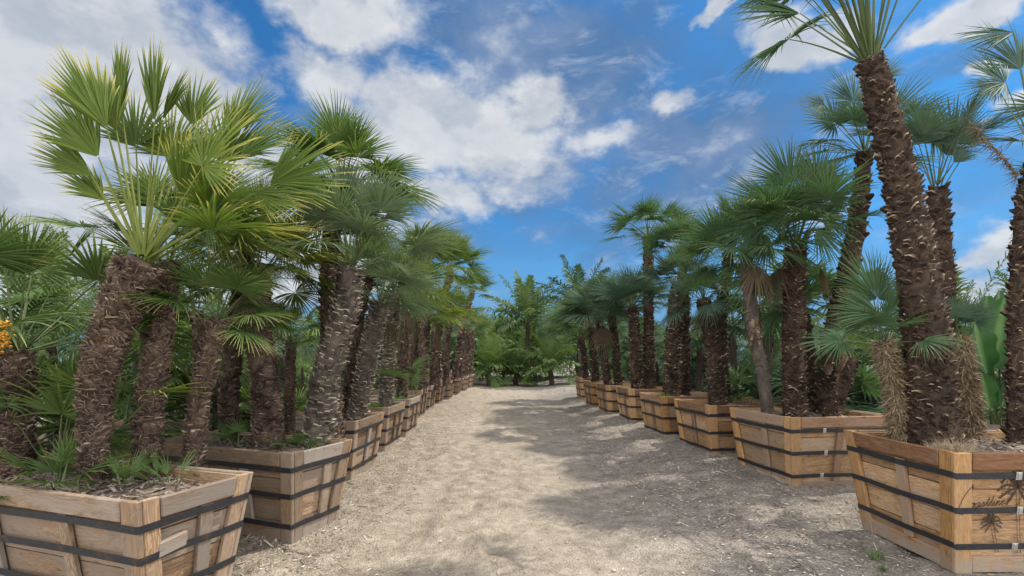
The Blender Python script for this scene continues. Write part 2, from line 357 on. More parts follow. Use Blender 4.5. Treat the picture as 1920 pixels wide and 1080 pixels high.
# ------------------------------------------------------------------ planter boxes
def board(b, pts, rng, axis=0):
    """hexahedron: pts[0:4] inner loop, pts[4:8] outer loop; bc = board coordinates with x along the grain"""
    P = np.array(pts, float)
    e = [np.linalg.norm(P[1]-P[0]), np.linalg.norm(P[3]-P[0]), np.linalg.norm(P[4]-P[0])]
    c = np.array([(0, 0, 0), (1, 0, 0), (1, 1, 0), (0, 1, 0), (0, 0, 1), (1, 0, 1), (1, 1, 1), (0, 1, 1)], float)*e
    if axis == 1: c = c[:, [1, 0, 2]]
    c = c+rng.uniform(0, 40, 3)
    b.add(P, Q=[(3, 2, 1, 0), (4, 5, 6, 7), (0, 1, 5, 4), (1, 2, 6, 5), (2, 3, 7, 6), (3, 0, 4, 7)], bc=c, rv=rng.rand())
def finish(o, w=.004):
    md = o.modifiers.new('bevel', 'BEVEL'); md.width = w; md.segments = 1; md.limit_method = 'ANGLE'
    return o
BOXES = {}
def planter(key, corner, ang, w, d, H, label, side, seed, taper=.11, z0=0., soilz=.10, straps=(.22, .53, .82), buckles=True, weeds=0, detail=True):
    """corner: near aisle-side top corner (x,y); front runs away from the aisle, side runs down the aisle"""
    rng = np.random.RandomState(seed)
    u = np.array([math.cos(ang), math.sin(ang)]); v = np.array([-u[1], u[0]])
    sgn = 1 if side == 'r' else -1
    c = np.array(corner)+sgn*u*w/2+v*d/2
    root = thing('planter_box', (c[0], c[1], z0), label, 'planter box', 'wooden planter boxes along the %s side' % ('right' if side == 'r' else 'left'), ang)
    mp_ = (M['wood_r'], M['wood_r_rail'], M['wood_r_post']) if side == 'r' else (M['wood_l'], M['wood_l_rail'], M['wood_l'])
    hw, hd = w/2, d/2
    faces = [((0, -1), (1, 0), hw, hd), ((1, 0), (0, 1), hd, hw), ((0, 1), (-1, 0), hw, hd), ((-1, 0), (0, -1), hd, hw)]   # front, right, back, left
    def fp(f, s, z, o):
        n, tt, hl, di = faces[f]; k = di-taper*(1-z/H)+o
        return (n[0]*k+tt[0]*s, n[1]*k+tt[1]*s, z)
    hl_at = lambda f, z: faces[f][2]-taper*(1-z/H)
    PW = .095; TH = .034
    def quadbd(b, f, s0a, s1a, s0b, s1b, za, zb, o0, o1, ax=0):     # a = lower edge, b = upper edge
        p = [fp(f, s0a, za, o0), fp(f, s1a, za, o0), fp(f, s1b, zb, o0), fp(f, s0b, zb, o0), fp(f, s0a, za, o1), fp(f, s1a, za, o1), fp(f, s1b, zb, o1), fp(f, s0b, zb, o1)]
        board(b, p, rng, ax)
    for f in range(4):
        n, tt, hl, di = faces[f]
        front = f in (0, 2); ext = TH if front else -.002
        b = GB(); zz = [.0]; 
        nb = 4
        cuts = np.cumsum(rng.uniform(.8, 1.25, nb)); cuts = cuts/cuts[-1]*(H-.004)
        za = .004
        for zb in cuts:
            a0 = hl_at(f, za)-.004; b0 = hl_at(f, zb-.004)-.004; oo = -rng.uniform(.001, .012)
            quadbd(b, f, -a0, a0, -b0, b0, za, zb-.008, -.03, oo); za = zb
        obj('side_panel', b.mesh('side_panel', mp_[0]), root)
        for s in (-1, 1):
            b = GB(); jt = rng.uniform(-.004, .004)
            ea, eb = hl_at(f, 0)+ext, hl_at(f, H)+ext
            ia, ib = hl_at(f, 0)-PW+jt, hl_at(f, H)-PW+jt
            zt = H+.003+rng.uniform(0, .006)
            if s > 0: quadbd(b, f, ia, ea, ib, eb, -.01, zt, .001, TH, 1)
            else: quadbd(b, f, -ea, -ia, -eb, -ib, -.01, zt, .001, TH, 1)
            finish(obj('corner_post', b.mesh('corner_post', mp_[2]), root), .005)
        rz = .125
        b = GB(); sa, sb = hl_at(f, H-rz)-PW-.006, hl_at(f, H)-PW-.006
        quadbd(b, f, -sa, sa, -sb, sb, H-rz, H-.002+rng.uniform(0, .008), .001, TH+.006)
        finish(obj('top_rail', b.mesh('top_rail', mp_[1]), root), .006)
        b = GB(); sa, sb = hl_at(f, .0)-PW-.006, hl_at(f, .13)-PW-.006
        quadbd(b, f, -sa, sa, -sb, sb, .0, .125, .001, TH-.006)
        finish(obj('bottom_rail', b.mesh('bottom_rail', mp_[0]), root))
        nbr = 2 if faces[f][2] > .85 else 1
        for q in range(nbr):
            s0 = (0 if nbr == 1 else (q-.5)*faces[f][2]*.75)+rng.uniform(-.04, .04)-(.05 if nbr == 1 else 0)*(1 if front else -1)
            tl = rng.uniform(-.02, .02)
            b = GB(); quadbd(b, f, s0-.045+tl, s0+.045+tl, s0-.045, s0+.045, .128, H-rz-.003-rng.uniform(0, .02), .001, TH-.002, 1)
            finish(obj('brace', b.mesh('brace', mp_[1]), root))
    for q, sz in enumerate(straps):
        z = H*sz+rng.uniform(-.01, .01); b = GB(); SW = .046; ns = 10
        P = []
        for f in range(4):
            n, tt, hl, di = faces[f]; e = hl_at(f, z)+TH+.004
            for s in np.linspace(-e+.012, e-.012, ns): P.append((f, s))
        N = len(P)
        wob = [.004*math.sin(i*.9+seed) for i in range(N)]
        loops = []
        for (o1, dz) in ((TH+.003, -SW/2), (TH+.003, SW/2), (TH+.0055, SW/2), (TH+.0055, -SW/2)):
            loops.append([fp(f, s, z+dz+wob[i], o1) for i, (f, s) in enumerate(P)])
        Vv = np.array(loops).reshape(-1, 3); Q = []
        for i in range(N):
            j = (i+1) % N
            for a in range(4):
                a2 = (a+1) % 4; Q.append((a*N+i, a2*N+i, a2*N+j, a*N+j))
        b.add(Vv, Q=Q)
        st = obj('strap', b.mesh('strap', M['strap'] if (side == 'r' or rng.rand() < .5) else M['strap_worn']), root)
        if buckles:
            b = GB()
            fc = 0; s = -hw*.35 if side == 'r' else hw*.1
            s += rng.uniform(-.06, .06)
            board(b, [fp(fc, s+a, z+c_, TH+o1) for o1 in (.006, .013) for a, c_ in ((-.022, -.03), (.022, -.03), (.022, .03), (-.022, .03))], rng)
            board(b, [fp(fc, s+a, z+c_, TH+o1) for o1 in (.013, .018) for a, c_ in ((-.012, -.022), (.012, -.022), (.009, .022), (-.009, .022))], rng)
            finish(obj('buckle', b.mesh('buckle', M['buckle']), st), .002)
    # soil with mulch in the same sheet
    nxs, nys = 26, 22; b = GB()
    iw, idp = hw-.034-taper*soilz/H, hd-.034-taper*soilz/H
    gx, gy = np.meshgrid(np.linspace(-iw, iw, nxs), np.linspace(-idp, idp, nys))
    gzz = np.array([H-soilz+.035*mn.noise((x*3+seed, y*3, .5))+.02*mn.noise((x*9, y*9+seed, 1.5))+.05*(1-(x/iw)**2)*(1-(y/idp)**2) for x, y in zip(gx.ravel(), gy.ravel())])
    ii, jj = np.meshgrid(np.arange(nxs-1), np.arange(nys-1)); k = (jj*nxs+ii).ravel()
    b.add(np.stack([gx.ravel(), gy.ravel(), gzz], 1), Q=np.stack([k, k+1, k+nxs+1, k+nxs], 1), rv=0.)
    for _ in range(900 if detail else 150):
        x, y = rng.uniform(-iw, iw), rng.uniform(-idp, idp); z = H-soilz+.05*(1-(x/iw)**2)*(1-(y/idp)**2)+.02
        L = rng.uniform(.01, .045); a = rng.rand()*PI; dd = np.array([math.cos(a), math.sin(a), rng.uniform(-.4, .5)])*L; p = np.array([-math.sin(a), math.cos(a), rng.uniform(-.3, .3)])*L*.22
        cc = np.array([x, y, z+rng.uniform(-.02, .012)]); b.add([cc-dd-p, cc+dd-p, cc+dd+p, cc-dd+p], Q=[(0, 1, 2, 3)], rv=rng.uniform(.1, 1))
    obj('soil', b.mesh('soil', M['soil']), root)
    BOXES[key] = dict(root=root, fp=fp, hl=hl_at, H=H, PW=PW, TH=TH, c=c, u=u, v=v, w=w, d=d, soil=z0+H-soilz, faces=faces)
    return root
RZ, LZ = .92, .81
planter('R1', (3.245, 3.54), R_(0), 1.55, 1.12, RZ, 'nearest planter box on the right, with burnt script lettering on its front', 'r', 11)
planter('R2', (3.30, 5.72), R_(8), 1.42, 1.2, RZ, 'second planter box on the right, its bright orange corner posts facing the lane', 'r', 12)
planter('R3', (3.05, 7.5), R_(6), 1.4, 1.2, RZ, 'third planter box on the right, sunk in a dirt mound with dark red top rails', 'r', 13, z0=-.02)
planter('R4', (2.87, 9.3), R_(5), 1.35, 1.2, RZ, 'fourth planter box on the right, half buried with its lowest strap at the dirt', 'r', 14, z0=-.02)
planter('R5', (2.75, 11.4), R_(3), 1.3, 1.2, RZ, 'fifth planter box on the right side of the lane from the front', 'r', 15, z0=0, detail=False)
planter('R6', (2.55, 13.2), R_(4), 1.3, 1.2, RZ, 'sixth planter box on the right side of the lane from the front', 'r', 16, detail=False)
planter('R7', (2.45, 15.3), R_(3), 1.3, 1.2, RZ, 'seventh planter box on the right, second from the far end of its row', 'r', 17, detail=False)
planter('R8', (2.55, 18.6), R_(2), 1.3, 1.2, RZ, 'farthest planter box on the right side of the lane', 'r', 18, detail=False)
planter('L1', (-2.11, 2.69), R_(-18), 2.0, .72, LZ, 'nearest planter box on the left, weathered grey and cut off by the photo corner', 'l', 21, straps=(.28, .58, .80), buckles=False)
planter('L2', (-1.905, 4.10), R_(-20), 1.8, .72, LZ, 'second planter box on the left, wide and tapered with dark straps', 'l', 22, straps=(.2, .52, .82), buckles=False)
lb = [(-2.09, 6.24, -3, 1.35, 1.1, 'third planter box on the left, patched with orange wood on its lane side'),
      (-2.146, 8.08, -1, 1.3, 1.1, 'fourth planter box on the left, with green weeds growing over its rim'),
      (-2.16, 9.74, 0, 1.3, 1.15, 'fifth planter box on the left, weedy and behind the fourth'),
      (-2.5, 12.6, 0, 1.3, 1.15, 'sixth planter box on the left, standing tall with orange corner boards'),
      (-2.62, 14.9, 0, 1.3, 1.1, 'seventh planter box on the left, counted from the front'),
      (-2.65, 17.1, 0, 1.3, 1.1, 'eighth planter box on the left, counted from the front'),
      (-2.55, 19.1, 0, 1.3, 1.1, 'ninth planter box on the left, counted from the front'),
      (-2.50, 21.5, 0, 1.3, 1.1, 'third from last planter box on the left row'),
      (-2.42, 24., 0, 1.3, 1.1, 'second to last planter box on the left row'),
      (-2.40, 27., 0, 1.3, 1.1, 'farthest planter box at the end of the left row')]
for i, (x, y, a, w, d, lab) in enumerate(lb):
    planter('L%d' % (i+3), (x, y), R_(a), w, d, LZ, lab, 'l', 30+i, straps=(.2, .52, .82), buckles=False, detail=i < 3)

B_ = BOXES['L1']; g_ = GB(); rng_ = np.random.RandomState(3)
board(g_, [B_['fp'](1, s_, z_, o_) for o_ in (.001, .04) for s_, z_ in ((-.24, .44), (-.07, .46), (-.07, .55), (-.24, .53))], rng_)
finish(obj('patch_board', g_.mesh('patch_board', M['wood_l_rail']), B_['root']))
# burnt lettering and palm emblem on the front of the nearest right box
def catmull(P, n=8):
    P = np.array(P, float)
    if len(P) < 3: 
        return np.array([P[0]+(P[-1]-P[0])*k/n for k in range(n+1)])
    Q = np.vstack([2*P[0]-P[1], P, 2*P[-1]-P[-2]]); out = []
    for i in range(1, len(Q)-2):
        for k in range(n):
            t_ = k/n; a, b_, c, d = Q[i-1:i+3]
            out.append(.5*((2*b_)+(-a+c)*t_+(2*a-5*b_+4*c-d)*t_**2+(-a+3*b_-3*c+d)*t_**3))
    out.append(P[-1]); return np.array(out)
def lettering():
    B = BOXES['R1']; b = GB(); fp = B['fp']; H = B['H']
    left = lambda z: -B['hl'](0, z)-B['TH']
    def off(s, z):
        l = s-left(z)
        if l < B['PW']+B['TH']+.004: return B['TH']+.0025
        if abs(s-br) < .047: return B['TH']+.001
        return .0012
    br = -.05
    def stroke(pts, wd):
        C = catmull(pts, 7)
        for i in range(len(C)-1):
            (x0, z0), (x1, z1) = C[i], C[i+1]; d = nrm([x1-x0, z1-z0]); p = np.array([-d[1], d[0]])*wd/2*(1+.35*d[1]); e = d*.0006
            o_ = off((x0+x1)/2+left((z0+z1)/2), (z0+z1)/2)
            q = [(x0-e[0]-p[0], z0-e[1]-p[1]), (x1+e[0]-p[0], z1+e[1]-p[1]), (x1+e[0]+p[0], z1+e[1]+p[1]), (x0-e[0]+p[0], z0-e[1]+p[1])]
            b.add([fp(0, a+left(c), c, o_+.0002*(i % 2)) for a, c in q], Q=[(0, 1, 2, 3)])
    # script letters: glyph strokes in units of x-height, slanted
    G = {'C': [[(1.35, 2.35), (1.6, 2.9), (1.2, 3.3), (.55, 2.7), (.0, 1.3), (-.15, .1), (.3, -.25), (1.0, .1), (1.6, .7)]],
         'o': [[(.55, 1.), (.15, .8), (.05, .25), (.35, 0), (.75, .35), (.75, .85), (.5, 1.), (.65, .75), (1.05, .8)]],
         'a': [[(.8, .85), (.45, 1.), (.1, .6), (.1, .1), (.4, .05), (.75, .6), (.85, .95), (.75, .3), (.9, .02), (1.2, .35)]],
         's': [[(0, .1), (.5, 1.05), (.62, .55), (.5, .05), (.2, .05)], [(.5, .05), (.95, .35)]],
         't': [[(0, .3), (.45, 1.2), (.6, 1.9), (.4, .5), (.5, .02), (.85, .35)]],
         'l': [[(0, .3), (.45, 1.2), (.62, 2.0), (.42, .5), (.5, .02), (.85, .35)]],
         'i': [[(0, .3), (.3, .95), (.22, .2), (.4, .02), (.7, .35)], [(.42, 1.35), (.48, 1.45)]],
         'n': [[(0, .3), (.25, .95), (.1, .0)], [(.12, .3), (.55, .98), (.6, .6), (.55, .1), (.7, .02), (.95, .35)]],
         'e': [[(.05, .35), (.6, .75), (.5, 1.), (.15, .7), (.12, .15), (.4, 0), (.85, .4)]],
         'm': [[(0, .3), (.25, .95), (.1, .0)], [(.12, .3), (.5, .98), (.45, .0)], [(.48, .3), (.9, .98), (.9, .1), (1.05, .02), (1.3, .35)]],
         'P': [[(.35, 2.2), (.5, 3.), (1.2, 3.2), (1.5, 2.5), (1., 1.6), (.5, 1.5)], [(.9, 2.9), (.5, 1.3), (.1, -.3), (-.3, -.2)]]}
    adv = {'C': 1.7, 'o': 1., 'a': 1.1, 's': .9, 't': .75, 'l': .75, 'i': .65, 'n': .95, 'e': .85, 'm': 1.3, 'P': 1.3}
    def write(txt, x, z, u, wd, rise=.0):
        for ch_ in txt:
            for st in G[ch_]:
                stroke([(x+(p+.22*q)*u, z+q*u+rise*(p*u)) for p, q in st], wd)
            x += adv[ch_]*u; z += adv[ch_]*u*rise
        return x, z
    x, z = write('C', .03, .475, .062, .007)
    x, z = write('oastline', .145, .498, .037, .0052, .10)
    write('Palms', .50, .535, .036, .0052, .06)
    def emblem(cx, cz, r, th, lean):
        rn = random.Random(4)
        for k_, a in enumerate((78, 40, 8, -22, 112, 146, 176, 204, -55, 235)):
            a = R_(a); e = (cx+math.cos(a)*r, cz+math.sin(a)*r*.8-r*.25); mid = (cx+math.cos(a)*r*.55, cz+math.sin(a)*r*.75+r*.05)
            stroke([(cx, cz), mid, e], r*.13)
            for f_ in (.4, .6, .8):
                q = (cx+(e[0]-cx)*f_, cz+(mid[1]-cz)*f_*1.1); stroke([q, (q[0]+math.cos(a)*r*.1, q[1]-r*.28)], r*.035)
        stroke([(cx-.01, cz), (cx-.006+lean*.5, cz-th*.5), (cx+lean, cz-th)], .006); stroke([(cx+.012, cz), (cx+.016+lean*.5, cz-th*.5), (cx+.022+lean, cz-th)], .006)
    emblem(.305, .385, .085, .24, .03)
    emblem(.50, .66, .15, .52, -.0)
    o = obj('burnt_lettering', b.mesh('burnt_lettering', M['brand_ink']), B['root']); o['label'] = 'dark burnt script lettering and palm emblem on the front boards'
lettering()

# ------------------------------------------------------------------ palms
def frond(b, P0, Hb, A, N, R, rng, arc=R_(215), n=26, fold=.55, cup=.25, droop=.12, grav=.10, split=.36, pw=.012, sag=0., wmul=1.):
    """fan leaf: stalk P0->Hb, blade fanning from Hb along A, upper side N. returns (#blade faces, #stalk faces)"""
    A = nrm(A); N = np.asarray(N, float); N = nrm(N-A*N.dot(A)); B = np.cross(N, A)
    th = np.linspace(-arc/2, arc/2, n)+rng.uniform(-.18, .18, n)*arc/n
    dth = max(arc/(n-1), R_(4.4))
    ln = (1-.34*(np.abs(th)/(arc/2))**2)*rng.uniform(.86, 1.06, n)
    T = np.array([.03, .28, split, .62, .80, .92, 1.])
    hw = np.where(T <= split, T*math.tan(dth/2)*1.25, split*math.tan(dth/2)*1.25*np.clip((1-T)/(1-split), 0, 1)**.75)*R*wmul
    hw = np.maximum(hw, .0006)
    dirs = np.cos(th)[:, None]*A+np.sin(th)[:, None]*B+(cup*np.sin(th/2)**2*np.sign(1))[:, None]*N*1.
    dirs = nrm(dirs+N*rng.normal(0, .035, n)[:, None]); side = -np.sin(th)[:, None]*A+np.cos(th)[:, None]*B
    dr = droop*rng.uniform(.4, 1.6, n); gr = grav*rng.uniform(.2, 1.9, n)
    c = Hb+dirs[:, None, :]*(R*ln)[:, None, None]*T[None, :, None]
    c = c-N*(dr[:, None]*T[None, :]**2*R)[..., None]; c[..., 2] -= gr[:, None]*T[None, :]**3*R
    L = c-side[:, None, :]*hw[None, :, None]; Rr = c+side[:, None, :]*hw[None, :, None]; Mid = c-N*(fold*hw)[None, :, None]
    Vv = np.stack([L, Mid, Rr], 2)                     # n,T,3,3
    nt = len(T); idx = np.arange(n*nt*3).reshape(n, nt, 3)
    q1 = np.stack([idx[:, :-1, 0], idx[:, :-1, 1], idx[:, 1:, 1], idx[:, 1:, 0]], -1); q2 = np.stack([idx[:, :-1, 1], idx[:, :-1, 2], idx[:, 1:, 2], idx[:, 1:, 1]], -1)
    tv = np.broadcast_to(T[None, :, None], (n, nt, 3)).ravel(); rv = np.broadcast_to(np.clip(rng.normal(.5, .2)+rng.normal(0, .16, n), 0, 1)[:, None, None], (n, nt, 3)).ravel()
    Q = np.concatenate([q1.reshape(-1, 4), q2.reshape(-1, 4)])
    b.add(Vv.reshape(-1, 3), Q=Q, tv=tv, rv=rv); nb = len(Q)
    # stalk
    s = np.linspace(0, 1, 7); d = Hb-P0; ld = np.linalg.norm(d)
    ctrl = P0+d*.5+np.array([0, 0, sag*ld])
    pc = ((1-s)**2)[:, None]*P0+(2*s*(1-s))[:, None]*ctrl+(s**2)[:, None]*Hb
    tg = nrm(np.gradient(pc, axis=0)); sd = nrm(np.cross(tg, N+1e-4)); up = np.cross(sd, tg)
    rad = pw*(1.8-1.15*s)
    ring = [(1, 0), (.3, .6), (-.3, .6), (-1, 0), (0, -.5)]
    Vv = np.stack([pc+sd*(a*rad)[:, None]+up*(e*rad)[:, None] for a, e in ring], 1); k_ = len(ring); idx = np.arange(7*k_).reshape(7, k_)
    Q = np.stack([idx[:-1], np.roll(idx, -1, 1)[:-1], np.roll(idx, -1, 1)[1:], idx[1:]], -1).reshape(-1, 4)
    b.add(Vv.reshape(-1, 3), Q=Q, tv=0., rv=.5)
    return nb, len(Q)
def frame(ax):
    ax = nrm(ax); r = np.array([1., 0, 0]); u = nrm(r-ax*r.dot(ax)); return u, np.cross(ax, u), ax

def trunk_geo(pts, r0, r1, rng, scale=.055, fibre=400, style='scale', bulge=0., lod=1.):
    C = catmull(pts, 14); seg = np.linalg.norm(np.diff(C, axis=0), axis=1); S = np.concatenate([[0], np.cumsum(seg)]); Lt = S[-1]
    ns = max(8, int(Lt/.05/ (1 if lod >= 1 else 2))); s = np.linspace(0, Lt, ns)
    ip = lambda q: np.stack([np.interp(q, S, C[:, i]) for i in range(3)], -1)
    T = nrm(ip(np.minimum(s+.03, Lt))-ip(np.maximum(s-.03, 0)))
    u = np.cross(T, [0, 1., .05]); u = nrm(u); v = np.cross(T, u)
    rad = lambda q: r0+(r1-r0)*(q/Lt)+bulge*np.sin(PI*np.clip(q/Lt, 0, 1))+.10*r0*np.exp(-q/(.35*Lt)*6)
    b = GB(); nr = 18 if lod >= 1 else 10
    th = np.linspace(0, 2*PI, nr, endpoint=False)
    lump = np.zeros((ns, nr))
    for k1 in (1, 2, 3):
        for k2 in (1, 2, 3): lump += rng.normal(0, .018)*np.sin(k1*th[None, :]+rng.rand()*6)*np.sin(k2*4*s[:, None]+rng.rand()*6)
    rr = (rad(s)*np.where(s > Lt-.04, .6, 1))[:, None]*(rng.uniform(.92, 1.05, (ns, nr))+lump)
    Vv = ip(s)[:, None, :]+u[:, None, :]*(np.cos(th)*rr)[..., None]+v[:, None, :]*(np.sin(th)*rr)[..., None]
    idx = np.arange(ns*nr).reshape(ns, nr)
    Q = np.stack([idx[:-1], np.roll(idx, -1, 1)[:-1], np.roll(idx, -1, 1)[1:], idx[1:]], -1).reshape(-1, 4)
    b.add(Vv.reshape(-1, 3), Q=Q, tone=rng.uniform(.05, .3, ns*nr))
    b.add(np.concatenate([Vv[-1], [ip(Lt)]]), T=[(i, (i+1) % nr, nr) for i in range(nr)], tone=.1)
    def surf(q, a):
        c = ip(q); uu = np.stack([np.interp(q, s, u[:, i]) for i in range(3)], -1); vv = np.stack([np.interp(q, s, v[:, i]) for i in range(3)], -1); tt = np.stack([np.interp(q, s, T[:, i]) for i in range(3)], -1)
        o_ = uu*np.cos(a)[:, None]+vv*np.sin(a)[:, None]; tn = -uu*np.sin(a)[:, None]+vv*np.cos(a)[:, None]
        return c, o_, tn, tt
    if style in ('scale', 'ring', 'bare', 'nub'):
        row = scale*(.62 if style != 'bare' else 1.1); q = []; a = []
        k_ = 0; z = .01
        while z < Lt-.01:
            n_ = max(5, int(2*PI*rad(np.array(z))/(scale*1.15))); aa = np.arange(n_)*2*PI/n_+k_*PI/n_+rng.uniform(-.3, .3, n_)*2*PI/n_
            q.append(z+rng.uniform(-.55, .55, n_)*row); a.append(aa); z += row; k_ += 1
        q = np.concatenate(q); a = np.concatenate(a); pt_ = np.sin(q*5.1+2*np.sin(a+rng.rand()*6)+rng.rand()*6)*np.sin(q*2.3+a*1.5+rng.rand()*6); keep = rng.rand(len(q)) > (.10+.55*np.clip(pt_*1.6-.35, 0, 1) if style != 'bare' else .6); pt_ = pt_[keep]; q = np.clip(q[keep], 0, Lt); a = a[keep]; n_ = len(q)
        c, o_, tn, tt = surf(q, a); r = rad(q)[:, None]
        nub = style == 'nub'
        big = rng.rand(n_)**2+np.where(rng.rand(n_) < .035, .9, 0)+np.clip(-pt_, 0, 1)*.35
        hwid = (scale*(.36+.30*big))[:, None]*rng.uniform(.8, 1.15, (n_, 1)); Ls = (scale*rng.uniform(.35, 1.05, n_))[:, None]; pr = (scale*(rng.uniform(.15, .45, n_)+.5*big)*(.4 if style == 'bare' else .8))[:, None]
        tn = nrm(tn+tt*rng.normal(0, .10 if style == 'ring' else .30, n_)[:, None]); P = c+o_*r*.97
        jit = tn*(scale*rng.normal(0, .16, n_))[:, None]
        tipw = rng.uniform(.22, .42, (n_, 1)) if nub else rng.uniform(.45, .75, (n_, 1))
        a0 = P-tt*Ls*.35-tn*hwid; a1 = P-tt*Ls*.35+tn*hwid; b0 = P+tt*Ls*.6-tn*hwid*.8-o_*r*.03; b1 = P+tt*Ls*.6+tn*hwid*.8-o_*r*.03
        tc_ = P+tt*Ls*.45+o_*pr+jit; c0 = tc_-tn*hwid*tipw; c1 = tc_+tn*hwid*tipw; th_ = Ls*(.16 if style == 'ring' else rng.uniform(.10, .34, (n_, 1))); d0 = c0+tt*th_+o_*pr*.05; d1 = c1+tt*th_+o_*pr*.05
        Vv = np.stack([a0, a1, b0, b1, c0, c1, d0, d1, tc_+o_*.001, c0, c1, tc_+tt*th_], 1); base = np.arange(n_)[:, None]*12
        Vv[:, 9] = c0+o_*.0; Vv[:, 10] = c1; Vv[:, 11] = (d0+d1)/2+o_*pr*.02
        Q = np.concatenate([base+np.array(f) for f in ((0, 1, 5, 4), (9, 10, 7, 6), (6, 7, 3, 2), (0, 4, 6, 2), (1, 3, 7, 5))])
        u_ = rng.rand(n_)
        if style == 'ring': tip = np.where(u_ < .7, rng.uniform(.7, 1.1, n_), .35)
        elif nub: tip = np.where(u_ < .34, rng.uniform(.7, 1.1, n_), rng.uniform(.12, .42, n_))
        else: tip = np.where(u_ < .10, rng.uniform(.6, 1.0, n_), rng.uniform(.12, .48, n_))
        tip = tip-np.clip(pt_, 0, 1)*.25; body = rng.uniform(.0, .20, n_)+np.clip(-pt_, 0, 1)*.12; lo = rng.uniform(.1, .42, n_) if not nub else rng.uniform(.05, .25, n_)
        tone = np.stack([body, body, body, body, lo, lo, tip, tip, tip, tip*.9, tip*.9, tip], 1)
        b.add(Vv.reshape(-1, 3), Q=Q, tone=tone.ravel())
    if fibre:
        n_ = fibre; q = rng.uniform(0, Lt, n_); a = rng.uniform(0, 2*PI, n_); c, o_, tn, tt = surf(q, a); r = rad(q)[:, None]
        P = c+o_*r*rng.uniform(.97, 1.08, n_)[:, None]
        if style == 'shag':
            ln_ = (rng.uniform(.03, .085, n_)*np.where(rng.rand(n_) < .12, 1.7, 1))[:, None]; dv = nrm(o_*rng.uniform(.35, 1., n_)[:, None]-tt*rng.uniform(-.9, 1.2, n_)[:, None]+tn*rng.normal(0, .6, n_)[:, None]); wv = .0055
            tone = rng.uniform(.15, 1., n_)
        else:
            ln_ = rng.uniform(.02, .065, n_)[:, None]; dv = nrm(o_*rng.uniform(.05, .55, n_)[:, None]+tn*rng.normal(0, .9, n_)[:, None]+tt*rng.normal(0, .5, n_)[:, None]); wv = .0030
            tone = rng.uniform(.12, .70, n_)
        sd = nrm(np.cross(dv, o_))*wv; mid = P+dv*ln_*.55+o_*ln_*.06
        Vv = np.stack([P-sd, P+sd, mid+sd*.7, mid-sd*.7, P+dv*ln_-tt*ln_*.12], 1); base = np.arange(n_)[:, None]*5
        b.add(Vv.reshape(-1, 3), Q=base+np.array((0, 1, 2, 3)), T=base+np.array((3, 2, 4)), tone=np.repeat(tone*.9, 5))
    return b, C[-1], nrm(C[-1]-C[-4])

def crown_specs(top, ax, n, R, pet, rng, tmin=4, tmax=100, power=.8, azr=None, arch=.35):
    """yield stalk start, hub, axis, normal and size for every leaf of a crown"""
    u, v, w = frame(ax*np.array([1, 1, 1])+np.array([0, 0, .6]))
    ga = rng.rand()*6
    for i in range(n):
        f = (i+.5)/n; til = R_(tmin+(tmax-tmin)*f**power+rng.normal(0, 6)); azm = ga+i*2.39996+rng.normal(0, .18)
        if azr is not None: azm = azr[0]+(azr[1]-azr[0])*((i*.618034) % 1.)
        ho = u*math.cos(azm)+v*math.sin(azm)
        p = pet*rng.uniform(.8, 1.15)*(.75+.3*math.sin(min(1., f*1.4)*PI*.5))
        t1 = til+arch*f; D0 = w*math.cos(til)+ho*math.sin(til)
        P0 = top+ho*.05*min(1, f+.3)-w*.03*f; Hb = P0+D0*p-np.array([0, 0, .12*p*f])
        t2 = til+arch*(.35+f)*rng.uniform(.6, 1.3); A = w*math.cos(t2)+ho*math.sin(t2)
        N = -ho*math.cos(t2)+w*math.sin(t2)+rng.normal(0, .28, 3)
        yield f, P0, Hb, A, N, R*rng.uniform(.82, 1.1)*(.82+.18*min(1, f*3))

